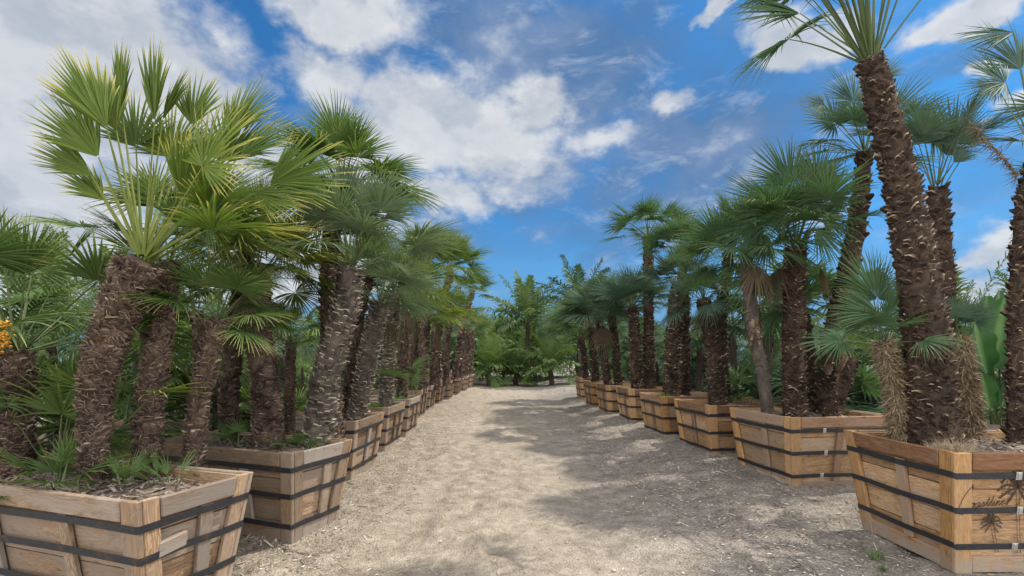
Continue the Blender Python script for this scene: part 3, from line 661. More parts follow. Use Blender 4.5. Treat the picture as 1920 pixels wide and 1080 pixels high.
PALMS = []
def palm(label, base, Y, z0, ups, wb, wt, n, rpx, ppx, bark='bark_left', leaf='leaf_left', stalk='stalk', seed=1, parts=True, style='scale', fibre=500, scale=.055,
         tmin=4, tmax=84, power=.85, group='fan palms in planter boxes', cat='palm tree', heroes=(), dY=0., lod=1., dens=44, arch=.18, bulge=0., azr=None, name='fan_palm', grav=.10, dead=0):
    rng = np.random.RandomState(seed); m_ = Y/FOC
    P = [np.array([(base-VX)*m_, Y, z0-.05])]
    for k_, (px, py) in enumerate(ups): P.append(at(px, py, Y+dY*(k_+1)/len(ups)))
    if len(P) == 2: P.insert(1, (P[0]+P[1])/2+np.array([rng.uniform(-.02, .02), 0, 0]))
    root = thing(name, (P[0][0], P[0][1], z0), label, cat, group); off = np.array([P[0][0], P[0][1], z0])
    tb, top, ax = trunk_geo(P, max(wb*.30*m_, wb*.5*m_-scale*.5-.022), max(wt*.30*m_, wt*.5*m_-scale*.5-.022), rng, scale, int(fibre*(.55 if style != 'shag' else 1)), style, bulge, lod)
    obj('trunk', tb.mesh('trunk', M[bark], off), root)
    R, pet = rpx*m_*.70, ppx*m_*.72
    lm = [M[leaf], M[stalk]]
    def emit(lst, nm):
        g_ = GB(); mi = []
        Qs = []
        for a in lst:
            x, y = frond(g_, *a[0], rng, **a[1]); mi += [0]*x+[1]*y
        me = g_.mesh(nm, lm, off); me.polygons.foreach_set('material_index', np.array(mi, np.int32)); return obj(nm, me, root)
    L = []
    pw = max(.005, .0068*R/.6)
    for f, P0, Hb, A, N, r in crown_specs(top, ax, n, R, pet, rng, tmin, tmax, power, azr, arch):
        L.append(((P0, Hb, A, N, r), dict(arc=R_(rng.uniform(170, 250) if f > .2 else rng.uniform(50, 140)), n=dens if f > .12 else int(dens*.7), droop=.06+.14*f*rng.rand(), grav=grav*(.3+f), cup=rng.uniform(.1, .5), pw=pw, sag=.05*f)))
    for (hx, hy, tx, ty, dy, arc, face) in heroes:     # leaves whose place is read off the photo: hub, tip, depth offset
        Hb = at(hx, hy, Y+dy); tip = at(tx, ty, Y+dy*1.25); A = tip-Hb; r = np.linalg.norm(A)
        P0 = top+nrm(Hb-top)*.04
        N = np.array([.15*rng.normal(), -1, .25])*face+np.array([0, 0, .35])
        L.append(((P0, Hb, A, N, r), dict(arc=R_(arc), n=int(dens*(1.15 if arc > 120 else .8)), droop=.06, grav=.05, cup=.2, pw=pw*1.15, sag=-.03)))
    if parts:
        for a in L: emit([a], 'frond')
    else: emit(L, 'crown')
    for k_ in range(dead):
        a = rng.rand()*6.28; ho = np.array([math.cos(a), math.sin(a), 0]); g_ = GB()
        P0 = top-ax*.08; Hb = P0+ho*pet*.45+np.array([0, 0, -pet*.35])
        x, y = frond(g_, P0, Hb, np.array([ho[0]*.3, ho[1]*.3, -1]), ho, R*.8, rng, arc=R_(110), n=18, grav=.2)
        me = g_.mesh('dead_frond', [M['leaf_dead'], M['stalk_dry']], off); me.polygons.foreach_set('material_index', np.array([0]*x+[1]*y, np.int32)); obj('dead_frond', me, root)
    PALMS.append(root)
    return root, top, off
S = lambda k: BOXES[k]['soil']+.03

# --- nearest left box
root, top, off = palm('stout leaning fan palm with the largest yellow-green crown, in the nearest left planter', 175, 3.30, S('L1'), [(180, 740), (212, 610), (268, 488)], 52, 100, 9, 235, 230,
     leaf='leaf_sun', stalk='stalk_sun', seed=3, tmin=20, tmax=52, fibre=4200, scale=.05, dens=42, azr=(-.35, 2.5), heroes=[
     (290, 228, 276, 50, -.05, 34, 1), (305, 225, 350, 120, .05, 34, 1), (228, 205, 221, 65, .1, 22, 1), (200, 240, 108, 72, -.1, 62, 1), (218, 245, 165, 112, .05, 60, 1), (185, 295, 72, 165, -.05, 66, 1),
     (172, 330, 64, 258, .0, 55, -1), (195, 375, 112, 300, .1, 60, 1), (380, 312, 460, 172, -.25, 205, 1), (360, 235, 378, 122, .15, 85, 1), (430, 255, 492, 130, .2, 80, 1), (450, 292, 565, 210, .1, 95, 1),
     (505, 345, 660, 288, -.05, 84, -1), (475, 362, 590, 372, -.1, 90, 1), (255, 275, 240, 150, .3, 120, 1), (320, 295, 322, 172, .35, 150, 1), (425, 305, 450, 170, .35, 140, 1), (290, 365, 225, 300, .3, 190, 1), (350, 380, 400, 300, .35, 190, 1)])
palm('second trunk just behind the stout leaning palm in the nearest left planter', 272, 3.58, S('L1'), [(285, 720), (305, 600), (318, 492)], 66, 54, 13, 170, 170, leaf='leaf_left', stalk='stalk_sun', seed=4, fibre=3000, tmin=35, tmax=74, scale=.05, azr=(-.8, 3.6))
ra, ta, oa = palm('palm with orange flower stalks at the far left edge of the photo', 22, 3.66, S('L1'), [(28, 740), (32, 655)], 84, 70, 22, 200, 300, leaf='leaf_left', seed=5, fibre=1800, tmin=6, tmax=75, scale=.05)
for dx, dz, a in ((-.06, .06, .3), (.09, .04, -.4), (.0, -.03, 1.1)):     # orange flower clusters
    rng = np.random.RandomState(int(dx*100)+30); g_ = GB()
    for _ in range(160):
        p = np.array([rng.normal(0, .022), -.14+rng.normal(0, .02), rng.uniform(-.03, .16)]); s = rng.uniform(.008, .016)
        p[0] += a*.25*p[2]; g_.add(ico*s+p, T=icf)
    o = obj('flower_cluster', g_.mesh('flower_cluster', M['flower']), ra); o.location = Vector((ta-oa+np.array([dx, -.02, dz])).tolist())
palm('forked grey palm at the back right corner of the nearest left planter', 360, 3.72, S('L1'), [(372, 760), (395, 660), (408, 595)], 52, 50, 18, 120, 120, leaf='leaf_left', seed=6, fibre=1500, tmax=95, scale=.045)
palm('short side shoot with a purple-brown head on the forked grey palm', 378, 3.78, S('L1')+.35, [(375, 640), (366, 585)], 34, 34, 9, 85, 80, leaf='leaf_left', seed=7, fibre=400, tmax=85, parts=False, scale=.04)
# --- second left box
palm('upright palm just left of the curved scarred palm in the second left planter', 507, 4.80, S('L2'), [(497, 720), (485, 620), (482, 515)], 68, 58, 22, 135, 120, leaf='leaf_sun', dead=2, seed=8, fibre=2400, tmax=100, scale=.05)
palm('dark thin trunk behind the upright palm in the second left planter', 432, 5.0, S('L2'), [(432, 720), (445, 590), (462, 470)], 48, 44, 20, 135, 110, leaf='leaf_left', seed=9, fibre=700, tmax=105)
palm('curved palm with pale crescent leaf scars and tall grey-green crown', 596, 4.86, S('L2')+.03, [(612, 700), (645, 590), (658, 500)], 72, 66, 20, 140, 165, bark='bark_ring', leaf='leaf_grey', seed=10, style='ring', fibre=500, tmin=6, tmax=82, scale=.062,
     heroes=[(640, 395, 600, 290, .0, 120, 1), (690, 400, 720, 300, -.1, 110, 1), (655, 380, 660, 285, .1, 90, 1), (720, 410, 790, 375, .0, 80, 1)])
palm('dark trunk with brown dead skirt behind the curved scarred palm', 628, 5.4, S('L2'), [(618, 640), (618, 480), (642, 345)], 46, 42, 24, 150, 110, leaf='leaf_left', seed=11, fibre=800, tmax=105, dead=3)
palm('small young palm with a short thin trunk behind the second left planter', 545, 5.9, .45, [(546, 640)], 30, 26, 14, 70, 75, leaf='leaf_bright', seed=12, fibre=250, tmax=80, parts=False, scale=.035)
# --- third left box and beyond
palm('leaning palm in the third left planter with the loose pale green crown', 668, 6.85, S('L3'), [(690, 670), (712, 568)], 48, 46, 22, 105, 95, bark='bark_ring', leaf='leaf_grey', dead=2, seed=13, style='ring', fibre=500, scale=.065)
palm('thin trunk leaning behind the leaning palm in the third left planter', 645, 7.1, S('L3'), [(665, 640), (690, 520)], 30, 30, 18, 95, 85, leaf='leaf_left', seed=14, fibre=250, parts=False, scale=.06)
palm('straight ringed palm rising from the weedy fourth left planter', 722, 8.7, S('L4'), [(730, 640), (738, 548)], 36, 38, 22, 95, 80, bark='bark_ring', leaf='leaf_left', dead=2, seed=15, style='ring', fibre=300, scale=.075)
palm('palm with a plain trunk and round head in the fifth left planter', 752, 10.3, S('L5'), [(757, 660), (762, 600)], 26, 27, 20, 75, 65, leaf='leaf_left', seed=16, fibre=200, parts=False, scale=.08, lod=.5)
palm('palm with hanging dry leaves over the sixth left planter', 792, 13.0, S('L6'), [(795, 660), (800, 590)], 24, 25, 22, 80, 55, leaf='leaf_sun', seed=17, fibre=200, parts=False, scale=.09, lod=.5, dead=3)
palm('tall dark palm behind the sixth left planter leaning to the lane', 775, 13.4, S('L6'), [(780, 600), (800, 500)], 19, 20, 24, 85, 65, leaf='leaf_left', seed=18, fibre=0, parts=False, scale=.1, lod=.5)
palm('tallest palm of the left row, its blue-green head over the lane', 818, 15.5, S('L7'), [(822, 620), (845, 505)], 20, 20, 26, 78, 58, leaf='leaf_left', seed=19, fibre=0, parts=False, scale=.1, lod=.5)
palm('low palm in the seventh left planter', 812, 15.4, S('L7'), [(816, 640), (818, 600)], 22, 21, 18, 60, 45, leaf='leaf_grey', seed=20, fibre=0, parts=False, scale=.1, lod=.5)
palm('grey-trunked palm in the eighth left planter', 836, 17.6, S('L8'), [(838, 640), (846, 590)], 18, 18, 20, 60, 45, leaf='leaf_left', seed=21, fibre=0, parts=False, scale=.1, lod=.5)
palm('slender leaning palm with its head against the sky beside the lane', 850, 19.6, S('L9'), [(868, 610), (886, 548)], 15, 14, 18, 45, 36, leaf='leaf_left', seed=22, fibre=0, parts=False, scale=.12, lod=.5)
palm('palm in the third from last left planter', 862, 22., S('L10'), [(865, 650), (868, 610)], 15, 15, 18, 48, 36, leaf='leaf_left', seed=23, fibre=0, parts=False, scale=.12, lod=.5)
palm('palm in the second to last left planter', 872, 24.5, S('L11'), [(876, 650), (880, 615)], 14, 13, 18, 42, 32, leaf='leaf_grey', seed=24, fibre=0, parts=False, scale=.12, lod=.5)
palm('palm in the farthest left planter at the end of the row', 880, 27.5, S('L12'), [(884, 650), (888, 620)], 12, 12, 18, 38, 30, leaf='leaf_left', seed=25, fibre=0, parts=False, scale=.13, lod=.5)
# --- nearest right box
palm('tall thick palm leaning left, tallest trunk in the nearest right planter', 1748, 4.22, S('R1'), [(1738, 640), (1700, 400), (1662, 230), (1630, 110)], 100, 62, 26, 230, 420, bark='bark_right', style='nub', leaf='leaf_right', seed=41, fibre=2600, tmin=3, tmax=36, scale=.058,
     heroes=[(1500, 25, 1370, 2, .1, 70, 1), (1560, -40, 1480, -140, .1, 150, 1)])
palm('straight dark palm with upright blue-grey fans behind the tall leaning palm', 1778, 4.72, S('R1'), [(1772, 560), (1755, 352)], 52, 50, 6, 120, 160, bark='bark_right', style='nub', leaf='leaf_blue', seed=42, fibre=1400, tmin=3, tmax=32, scale=.058,
     heroes=[(1745, 265, 1720, 165, -.1, 170, 1), (1785, 270, 1800, 165, .0, 170, 1), (1770, 290, 1830, 245, .1, 100, 1), (1788, 305, 1830, 268, -.1, 80, 1)])
palm('shaggy straw-coated young palm on the left edge of the nearest right planter', 1692, 4.35, S('R1'), [(1680, 730), (1655, 640)], 40, 26, 11, 110, 70, bark='bark_shag', leaf='leaf_right', seed=43, style='shag', fibre=9000, tmin=10, tmax=90, heroes=[(1650, 590, 1545, 562, -.2, 60, -1), (1645, 560, 1640, 450, .1, 200, 1), (1635, 545, 1590, 470, .2, 190, 1)])
palm('shaggy straw-coated young palm on the right side of the nearest right planter', 1822, 4.55, S('R1'), [(1815, 720), (1800, 635)], 30, 20, 6, 85, 65, bark='bark_shag', leaf='leaf_blue', seed=44, style='shag', fibre=6500, tmin=2, tmax=30)
palm('dark trunk at the right edge of the photo with fans and a dead feather leaf', 1905, 4.2, S('R1'), [(1908, 600), (1918, 400), (1945, 290)], 46, 38, 12, 170, 190, bark='bark_right', style='nub', leaf='leaf_blue', seed=45, fibre=1400, tmin=5, tmax=70, scale=.055, azr=(-1.2, 1.2),
     heroes=[(1885, 155, 1805, 95, -.2, 190, 1), (1900, 60, 1790, 70, .0, 70, 1), (1868, 160, 1800, 175, .1, 150, 1), (1915, 130, 1850, 30, .1, 120, 1)])
# --- second right box
palm('straight reddish-brown palm with a broad drooping crown in the second right planter', 1490, 6.25, S('R2'), [(1488, 620), (1492, 462)], 54, 48, 20, 130, 120, bark='bark_right', style='nub', leaf='leaf_right', dead=2, seed=46, fibre=1400, tmax=66, grav=.16, scale=.055,
     heroes=[(1470, 400, 1350, 320, .1, 70, 1), (1480, 345, 1440, 245, .0, 160, 1), (1530, 345, 1545, 250, .0, 160, 1), (1430, 420, 1345, 452, -.2, 110, 1), (1440, 440, 1392, 510, -.25, 90, 1), (1540, 410, 1625, 440, -.2, 120, 1), (1530, 430, 1590, 500, -.3, 100, 1), (1470, 400, 1375, 400, -.3, 140, 1)])
palm('twisted pale-based palm with a knotted trunk on the left of the second right planter', 1442, 6.3, S('R2'), [(1428, 690), (1412, 620), (1402, 520), (1398, 470)], 36, 36, 24, 120, 95, bark='bark_bare', leaf='leaf_right', dead=2, seed=47, style='bare', fibre=500, scale=.07, tmax=105)
palm('dark leaning palm with rough cut leaf stubs behind the second right planter', 1548, 6.6, S('R2'), [(1572, 600), (1603, 440), (1622, 285)], 60, 38, 20, 115, 105, bark='bark_right', style='nub', leaf='leaf_blue', seed=48, fibre=700, tmax=100, scale=.075,
     heroes=[(1545, 195, 1490, 190, -.1, 200, 1), (1600, 190, 1560, 115, -.1, 200, 1), (1650, 150, 1675, 95, .0, 120, 1)])
palm('short red-brown shoot leaning right in the second right planter', 1552, 6.1, S('R2'), [(1578, 730), (1602, 672)], 38, 28, 5, 50, 40, bark='bark_right', style='nub', leaf='leaf_bright', seed=49, fibre=400, tmax=50, parts=False)
palm('thin reddish trunk between the two main palms of the second right planter', 1528, 7.0, S('R2')-.2, [(1520, 680), (1508, 590)], 30, 26, 14, 90, 70, bark='bark_right', style='nub', leaf='leaf_right', seed=50, fibre=200, parts=False)
# --- third right box and beyond
palm('stout ringed palm with a flat grey-green crown in the third right planter', 1347, 7.95, S('R3'), [(1338, 660), (1318, 560)], 44, 36, 24, 80, 58, bark='bark_right', style='nub', leaf='leaf_blue', dead=2, seed=51, fibre=500, tmax=100, scale=.06)
palm('taller trunk behind the stout ringed palm of the third right planter', 1358, 8.5, S('R3'), [(1352, 600), (1368, 470)], 32, 28, 22, 80, 66, bark='bark_right', style='nub', leaf='leaf_right', seed=52, fibre=300, parts=False, dead=2, scale=.07)
palm('thick ringed palm with layered crown in the fourth right planter', 1258, 9.75, S('R4'), [(1262, 640), (1272, 530)], 38, 36, 22, 74, 52, bark='bark_right', style='nub', leaf='leaf_blue', dead=2, seed=53, fibre=300, scale=.07)
palm('taller dark palm behind the thick ringed palm of the fourth right planter', 1285, 10.2, S('R4'), [(1285, 600), (1278, 470)], 26, 24, 22, 70, 56, bark='bark_right', style='nub', leaf='leaf_right', seed=54, fibre=0, parts=False, scale=.08, lod=.5)
palm('tallest slim palm of the right row with a flat umbrella head', 1218, 12.0, S('R5'), [(1216, 600), (1215, 442)], 28, 25, 22, 68, 78, bark='bark_right', style='nub', leaf='leaf_right', seed=55, fibre=0, parts=False, scale=.08, lod=.5, tmin=30, tmax=74, power=.6)
palm('leaning palm in front of the slim umbrella-headed palm, fifth right planter', 1195, 11.9, S('R5'), [(1192, 660), (1186, 575)], 30, 28, 24, 84, 58, bark='bark_right', style='nub', leaf='leaf_blue', seed=56, fibre=0, parts=False, scale=.08, lod=.5)
palm('left one of two curved palms in the sixth right planter', 1142, 13.7, S('R6'), [(1130, 660), (1122, 595)], 22, 21, 24, 82, 62, bark='bark_right', style='nub', leaf='leaf_blue', dead=2, seed=57, fibre=0, parts=False, scale=.09, lod=.5)
palm('right one of two curved palms in the sixth right planter', 1160, 13.8, S('R6'), [(1154, 650), (1146, 590)], 22, 20, 24, 84, 70, bark='bark_right', style='nub', leaf='leaf_right', seed=58, fibre=0, parts=False, scale=.09, lod=.5)
palm('dark palm in the seventh right planter', 1118, 15.9, S('R7'), [(1112, 660), (1108, 615)], 20, 18, 24, 85, 65, bark='bark_right', style='nub', leaf='leaf_right', seed=59, fibre=0, parts=False, scale=.1, lod=.5)
palm('dark palm in the farthest right planter', 1098, 19.2, S('R8'), [(1094, 660), (1088, 620)], 17, 16, 24, 75, 55, bark='bark_right', style='nub', leaf='leaf_right', seed=60, fibre=0, parts=False, scale=.11, lod=.5)

def boots(rootlabel, px, py, Y, r, n, size, seed, mat, name, spread=.16):
    rr_ = [p for p in PALMS if p['label'].startswith(rootlabel)][0]; rng = np.random.RandomState(seed); c = at(px, py, Y); g_ = GB()
    for i in range(n):
        a = rng.uniform(-PI*.95, .3); o_ = np.array([math.cos(a), math.sin(a), 0]); tn = np.array([-math.sin(a), math.cos(a), 0]); p = c+o_*r*.8+np.array([0, 0, rng.uniform(-spread, spread)])
        s1 = np.linspace(0, 1, 5); w_ = size*(.75-.4*s1)*rng.uniform(.7, 1.1); out = size*(.25+.75*s1**1.6)*rng.uniform(.5, 1.1); dz = size*1.7*s1*rng.choice([1, 1, -1.])
        C = p+o_*out[:, None]*.8+np.array([0, 0, 1.])*dz[:, None]; e = tn*w_[:, None]
        V_ = np.stack([C-e, C+o_*size*.16, C+e, C-o_*size*.05], 1); idx = np.arange(20).reshape(5, 4)
        g_.add(V_.reshape(-1, 3), Q=np.concatenate([np.stack([idx[:-1], np.roll(idx, -1, 1)[:-1], np.roll(idx, -1, 1)[1:], idx[1:]], -1).reshape(-1, 4), idx[-1:]]), tone=np.repeat(rng.uniform(.1, .5)+.35*s1, 4))
    obj(name, g_.mesh(name, M[mat], np.array(rr_.location)), rr_)
boots('dark leaning palm with rough', 1560, 668, 6.6, .17, 22, .10, 1, 'bark_right', 'leaf_stub', .26)
boots('twisted pale-based palm', 1413, 622, 6.3, .10, 34, .045, 2, 'bark_right', 'peeling_bark', .13)
# --- small suckers and sprouts in the boxes: fans straight from the soil
def sprout(label, px, Y, z, n, rpx, ppx, leaf, seed, tmin=5, tmax=70, group='young palm sprouts in the planters', arc=(120, 200), dens=18, cat='palm sprout'):
    rng = np.random.RandomState(seed); m_ = Y/FOC; off = np.array([(px-VX)*m_, Y, z]); root = thing('palm_sprout', off, label, cat, group)
    for f, P0, Hb, A, N, r in crown_specs(off, np.array([0, 0, 1.]), n, rpx*m_, ppx*m_, rng, tmin, tmax):
        g_ = GB(); x, y = frond(g_, P0, Hb, A, N, r, rng, arc=R_(rng.uniform(*arc)), n=dens, pw=.006, grav=.05, split=.3)
        me = g_.mesh('frond', [M[leaf], M['stalk']], off); me.polygons.foreach_set('material_index', np.array([0]*x+[1]*y, np.int32)); obj('frond', me, root)
z1 = S('L1'); z2 = S('L2')
sprout('wide spiky fan sprout beside the stout leaning trunk', 108, 3.2, z1, 8, 95, 55, 'leaf_left', 70, 5, 75)
sprout('tall fan sucker with large round leaves between the two left-edge trunks', 105, 3.75, z1, 12, 120, 170, 'leaf_left', 71, 5, 60, arc=(200, 270), dens=24)
sprout('narrow green sprout right of the stout leaning trunk', 233, 3.25, z1, 5, 70, 30, 'leaf_bright', 72, 4, 40, arc=(25, 60), dens=8)
sprout('paired blade-like sprout between the trunks of the nearest left planter', 298, 3.3, z1, 4, 75, 25, 'leaf_bright', 73, 4, 35, arc=(20, 45), dens=7)
sprout('blade-like sprout leaning right near the rim of the nearest left planter', 325, 3.35, z1, 4, 80, 25, 'leaf_bright', 74, 15, 45, arc=(20, 45), dens=7)
sprout('bright fan leaf springing from between the two nearest left trunks', 232, 3.42, z1+.45, 3, 105, 90, 'leaf_sun', 75, 35, 60, arc=(60, 120))
sprout('light green star-shaped sprout by the dark thin trunk', 447, 4.7, z2, 6, 42, 45, 'leaf_bright', 76, 5, 60)
sprout('low dark sprout at the foot of the curved scarred palm', 555, 4.7, z2, 5, 45, 20, 'leaf_left', 77, 10, 60)
sprout('single fan sprout held out beside the straight ringed palm', 745, 8.9, S('L4')+.25, 4, 55, 60, 'leaf_bright', 78, 15, 60)
sprout('low fan sprout between the third and second right planters', 1398, 8.4, S('R3')-.2, 7, 70, 80, 'leaf_bright', 79, 5, 70)

# --- weeds
def weed(label, x, y, z, s, n, seed, cat='weed', group='green weeds'):
    rng = np.random.RandomState(seed); g_ = GB()
    for _ in range(n):
        a = rng.rand()*6.28; r = rng.rand()*s*.6; p = np.array([math.cos(a)*r, math.sin(a)*r, 0]); d = nrm([math.cos(a)*rng.uniform(0, .8), math.sin(a)*rng.uniform(0, .8), 1])*s*rng.uniform(.4, 1.); w_ = np.array([-math.sin(a), math.cos(a), 0])*s*.06
        q = p+d*.5; t_ = p+d+np.array([math.cos(a), math.sin(a), -.4])*s*.25
        g_.add([p-w_*.4, p+w_*.4, q+w_, q-w_, t_], Q=[(0, 1, 2, 3)], T=[(3, 2, 4)], tv=.3, rv=rng.rand())
    o = obj('weed_tuft', g_.mesh('weed_tuft', M['leaf_bright']), None, (x, y, z)); tag(o, label, cat, group)
for i, (px, py, Y, s, lab) in enumerate([(575, 965, 5.0, .10, 'lone green weed on the dirt right of the second left planter'), (520, 935, 5.5, .06, 'tiny green weed on the dirt near the second left planter'),
        (1640, 1000, 3.9, .10, 'thin dry weed at the foot of the nearest right planter'), (1655, 1025, 3.7, .07, 'sparse weed in front of the nearest right planter')]):
    x = (px-VX)*Y/FOC; weed(lab, x, Y, gz(x, Y), s, 30, 90+i)
for i, (px, Y, z, s, lab) in enumerate([(700, 8.5, S('L4'), .22, 'grey-green weed clump spilling over the rim of the fourth left planter'), (730, 8.9, S('L4'), .2, 'bright weed clump at the back of the fourth left planter'),
        (748, 9.9, S('L5'), .2, 'green weed clump in the fifth left planter'), (1247, 9.5, S('R4'), .2, 'small green weed at the rim of the fourth right planter')]):
    weed(lab, (px-VX)*Y/FOC, Y, z-.03, s, 140, 96+i)

# --- sticks on the dirt, dry clump
def stick(label, pts, r, seed):
    rng = np.random.RandomState(seed); C = catmull(pts, 6); g_ = GB(); k_ = 5; th = np.linspace(0, 2*PI, k_, endpoint=False); ns = len(C)
    T = nrm(np.gradient(C, axis=0)); s1 = nrm(np.cross(T, [0, 0, 1.])); s2 = np.cross(s1, T); rr = r*np.linspace(1.1, .5, ns)[:, None]*rng.uniform(.8, 1.2, (ns, k_))
    Vv = C[:, None, :]+s1[:, None, :]*(np.cos(th)*rr)[..., None]+s2[:, None, :]*(np.sin(th)*rr)[..., None]; idx = np.arange(ns*k_).reshape(ns, k_)
    g_.add(Vv.reshape(-1, 3), Q=np.stack([idx[:-1], np.roll(idx, -1, 1)[:-1], np.roll(idx, -1, 1)[1:], idx[1:]], -1).reshape(-1, 4))
    o = obj('stick', g_.mesh('stick', M['twig'], C[0]), None, Vector(C[0].tolist())); tag(o, label, 'stick', 'dry sticks on the dirt')
def gp(px, py):
    Y = EYE*FOC/(py-HY); x = (px-VX)*Y/FOC; return np.array([x, Y, gz(x, Y)+.012])
stick('thin dark stick lying on the sandy dirt near the nearest left planter', [gp(530, 1031), gp(570, 1038), gp(640, 1048)], .006, 1)
stick('pale forked-looking stick on the grey dirt left of the nearest right planter', [gp(1335, 992), gp(1365, 982), gp(1392, 968)], .009, 2)
stick('short pale twig on the dirt in front of the second right planter', [gp(1458, 930), gp(1475, 938), gp(1490, 944)], .007, 3)
rng = np.random.RandomState(8); g_ = GB()
for _ in range(1500):
    a = rng.rand()*6.28; r = rng.rand()**.5*.2; p = np.array([math.cos(a)*r*1.2, math.sin(a)*r*.7, .09*(1-(r/.2)**2)]); d = rng.normal(0, 1, 3)*[1, .7, .6]; d = nrm(d)*rng.uniform(.04, .11); w_ = nrm(np.cross(d, [0, -1, .3]))*.0025
    g_.add([p-w_, p+w_, p+d+[0, 0, .02]], T=[(0, 1, 2)], tone=rng.uniform(.2, 1))
x = (1800-VX)*3.78/FOC
o = obj('dry_grass_clump', g_.mesh('dry_grass_clump', M['bark_shag']), None, (x, 3.86, S('R1')-.03)); tag(o, 'matted clump of dry straw on the soil of the nearest right planter', 'dry grass')

# ------------------------------------------------------------------ background plants
def feather_geo(rng, n=18, L=1.6, leaf=.32, tmin=10, tmax=105, nl=34, w=.014, droop=.5):
    g_ = GB()
    for i in range(n):
        f = (i+.5)/n; til = R_(tmin+(tmax-tmin)*f**.85+rng.normal(0, 5)); az_ = i*2.39996+rng.normal(0, .15); ho = np.array([math.cos(az_), math.sin(az_), 0])
        s = np.linspace(0, 1, 12); l = L*rng.uniform(.8, 1.1); ang = til+droop*(.4+f)*s**1.5*1.5
        d = np.cos(ang)[:, None]*np.array([0, 0, 1.])+np.sin(ang)[:, None]*ho; C = np.concatenate([[np.zeros(3)], np.cumsum(d[:-1]*l/11, 0)])+ho*.04
        T = nrm(np.gradient(C, axis=0)); Sd = nrm(np.cross(T, [0, 0, 1.])+np.cross(T, ho)*.01+np.array([-ho[1], ho[0], 0])*.2); Nn = np.cross(Sd, T)
        rw = .012*L*np.linspace(1, .25, 12)[:, None]
        idx = np.arange(24).reshape(12, 2); g_.add(np.stack([C-Sd*rw, C+Sd*rw], 1).reshape(-1, 3), Q=np.stack([idx[:-1, 0], idx[:-1, 1], idx[1:, 1], idx[1:, 0]], -1), tv=.2, rv=.9)
        q = np.repeat(np.linspace(.14, .99, nl), 2); sg = np.tile([-1., 1.], nl); k_ = len(q)
        ip = lambda Aq: np.stack([np.interp(q, s, Aq[:, j]) for j in range(3)], -1)
        P = ip(C); t_ = ip(T); sd = ip(Sd)*sg[:, None]; nn = ip(Nn)
        ll = leaf*np.sin(np.clip(.25+q*.72, 0, 1)*PI)**.6*rng.uniform(.8, 1.15, k_)
        dv = nrm(sd*.85+t_*(.35+.6*q)[:, None]+nn*rng.normal(.15, .22, k_)[:, None]); tip = P+dv*ll[:, None]; tip[:, 2] -= ll*rng.uniform(.1, .5, k_); mid = P+dv*(ll*.5)[:, None]; mid[:, 2] += ll*.02
        wv = nrm(np.cross(dv, nn))*w; base = np.arange(k_)[:, None]*5
        Vv = np.stack([P-wv*.5, P+wv*.5, mid+wv, mid-wv, tip], 1)
        g_.add(Vv.reshape(-1, 3), Q=base+np.array((0, 1, 2, 3)), T=base+np.array((3, 2, 4)), tv=np.tile([.1, .1, .5, .5, 1.], k_), rv=np.repeat(np.clip(rng.normal(.5, .25, k_), 0, 1), 5))
    return g_
FE = [feather_geo(np.random.RandomState(200+i), n=16+2*i, droop=.35+.12*i) for i in range(3)]
FE += [feather_geo(np.random.RandomState(210+i), n=26, droop=.4+.15*i, w=.021, leaf=.42, nl=34) for i in range(2)]
FEM = {}
def feather_mesh(i, leaf):
    if (i, leaf) not in FEM: FEM[(i, leaf)] = FE[i].mesh('crown', M[leaf])
    return FEM[(i, leaf)]
rB = np.random.RandomState(77)
TR = []
for i in range(3):
    rng = np.random.RandomState(300+i); tb, _, _ = trunk_geo([np.array([0, 0, 0.]), np.array([.03, 0, .5]), np.array([0, 0, 1.])], .055, .04, rng, .06, 0, 'bare', lod=.5); TR.append(tb.mesh('trunk', M['bark_bare']))
FC = []
for i in range(4):
    rng = np.random.RandomState(400+i); g_ = GB(); mi = []
    for f, P0, Hb, A, N, r in crown_specs(np.zeros(3), np.array([0, 0, 1.]), 22, .62, .55, rng, 4, 105):
        x, y = frond(g_, P0, Hb, A, N, r, rng, arc=R_(rng.uniform(170, 240)), n=20, droop=.12, grav=.12, pw=.012); mi += [0]*x+[1]*y
    FC.append((g_, mi))
FCM = {}
def fan_mesh(i, leaf):
    if (i, leaf) not in FCM:
        me = FC[i][0].mesh('crown', [M[leaf], M['stalk']]); me.polygons.foreach_set('material_index', np.array(FC[i][1], np.int32)); FCM[(i, leaf)] = me
    return FCM[(i, leaf)]
def bgpalm(kind, label, X, Y, h, size, leaf, group, thick=1., i=None):
    i = rB.randint(0, 99) if i is None else i
    r = thing('feather_palm' if kind == 'feather' else 'fan_palm', (X, Y, gz(X, Y)-.02), label, 'palm tree', group, rB.rand()*6.28)
    tk = obj('trunk', TR[i % 3], r); tk.scale = (thick, thick, h)
    c = obj('crown', feather_mesh(i if i in (3, 4) else i % 3, leaf) if kind == 'feather' else fan_mesh(i % 4, leaf), r, (0, 0, h)); c.scale = (size,)*3
    return r
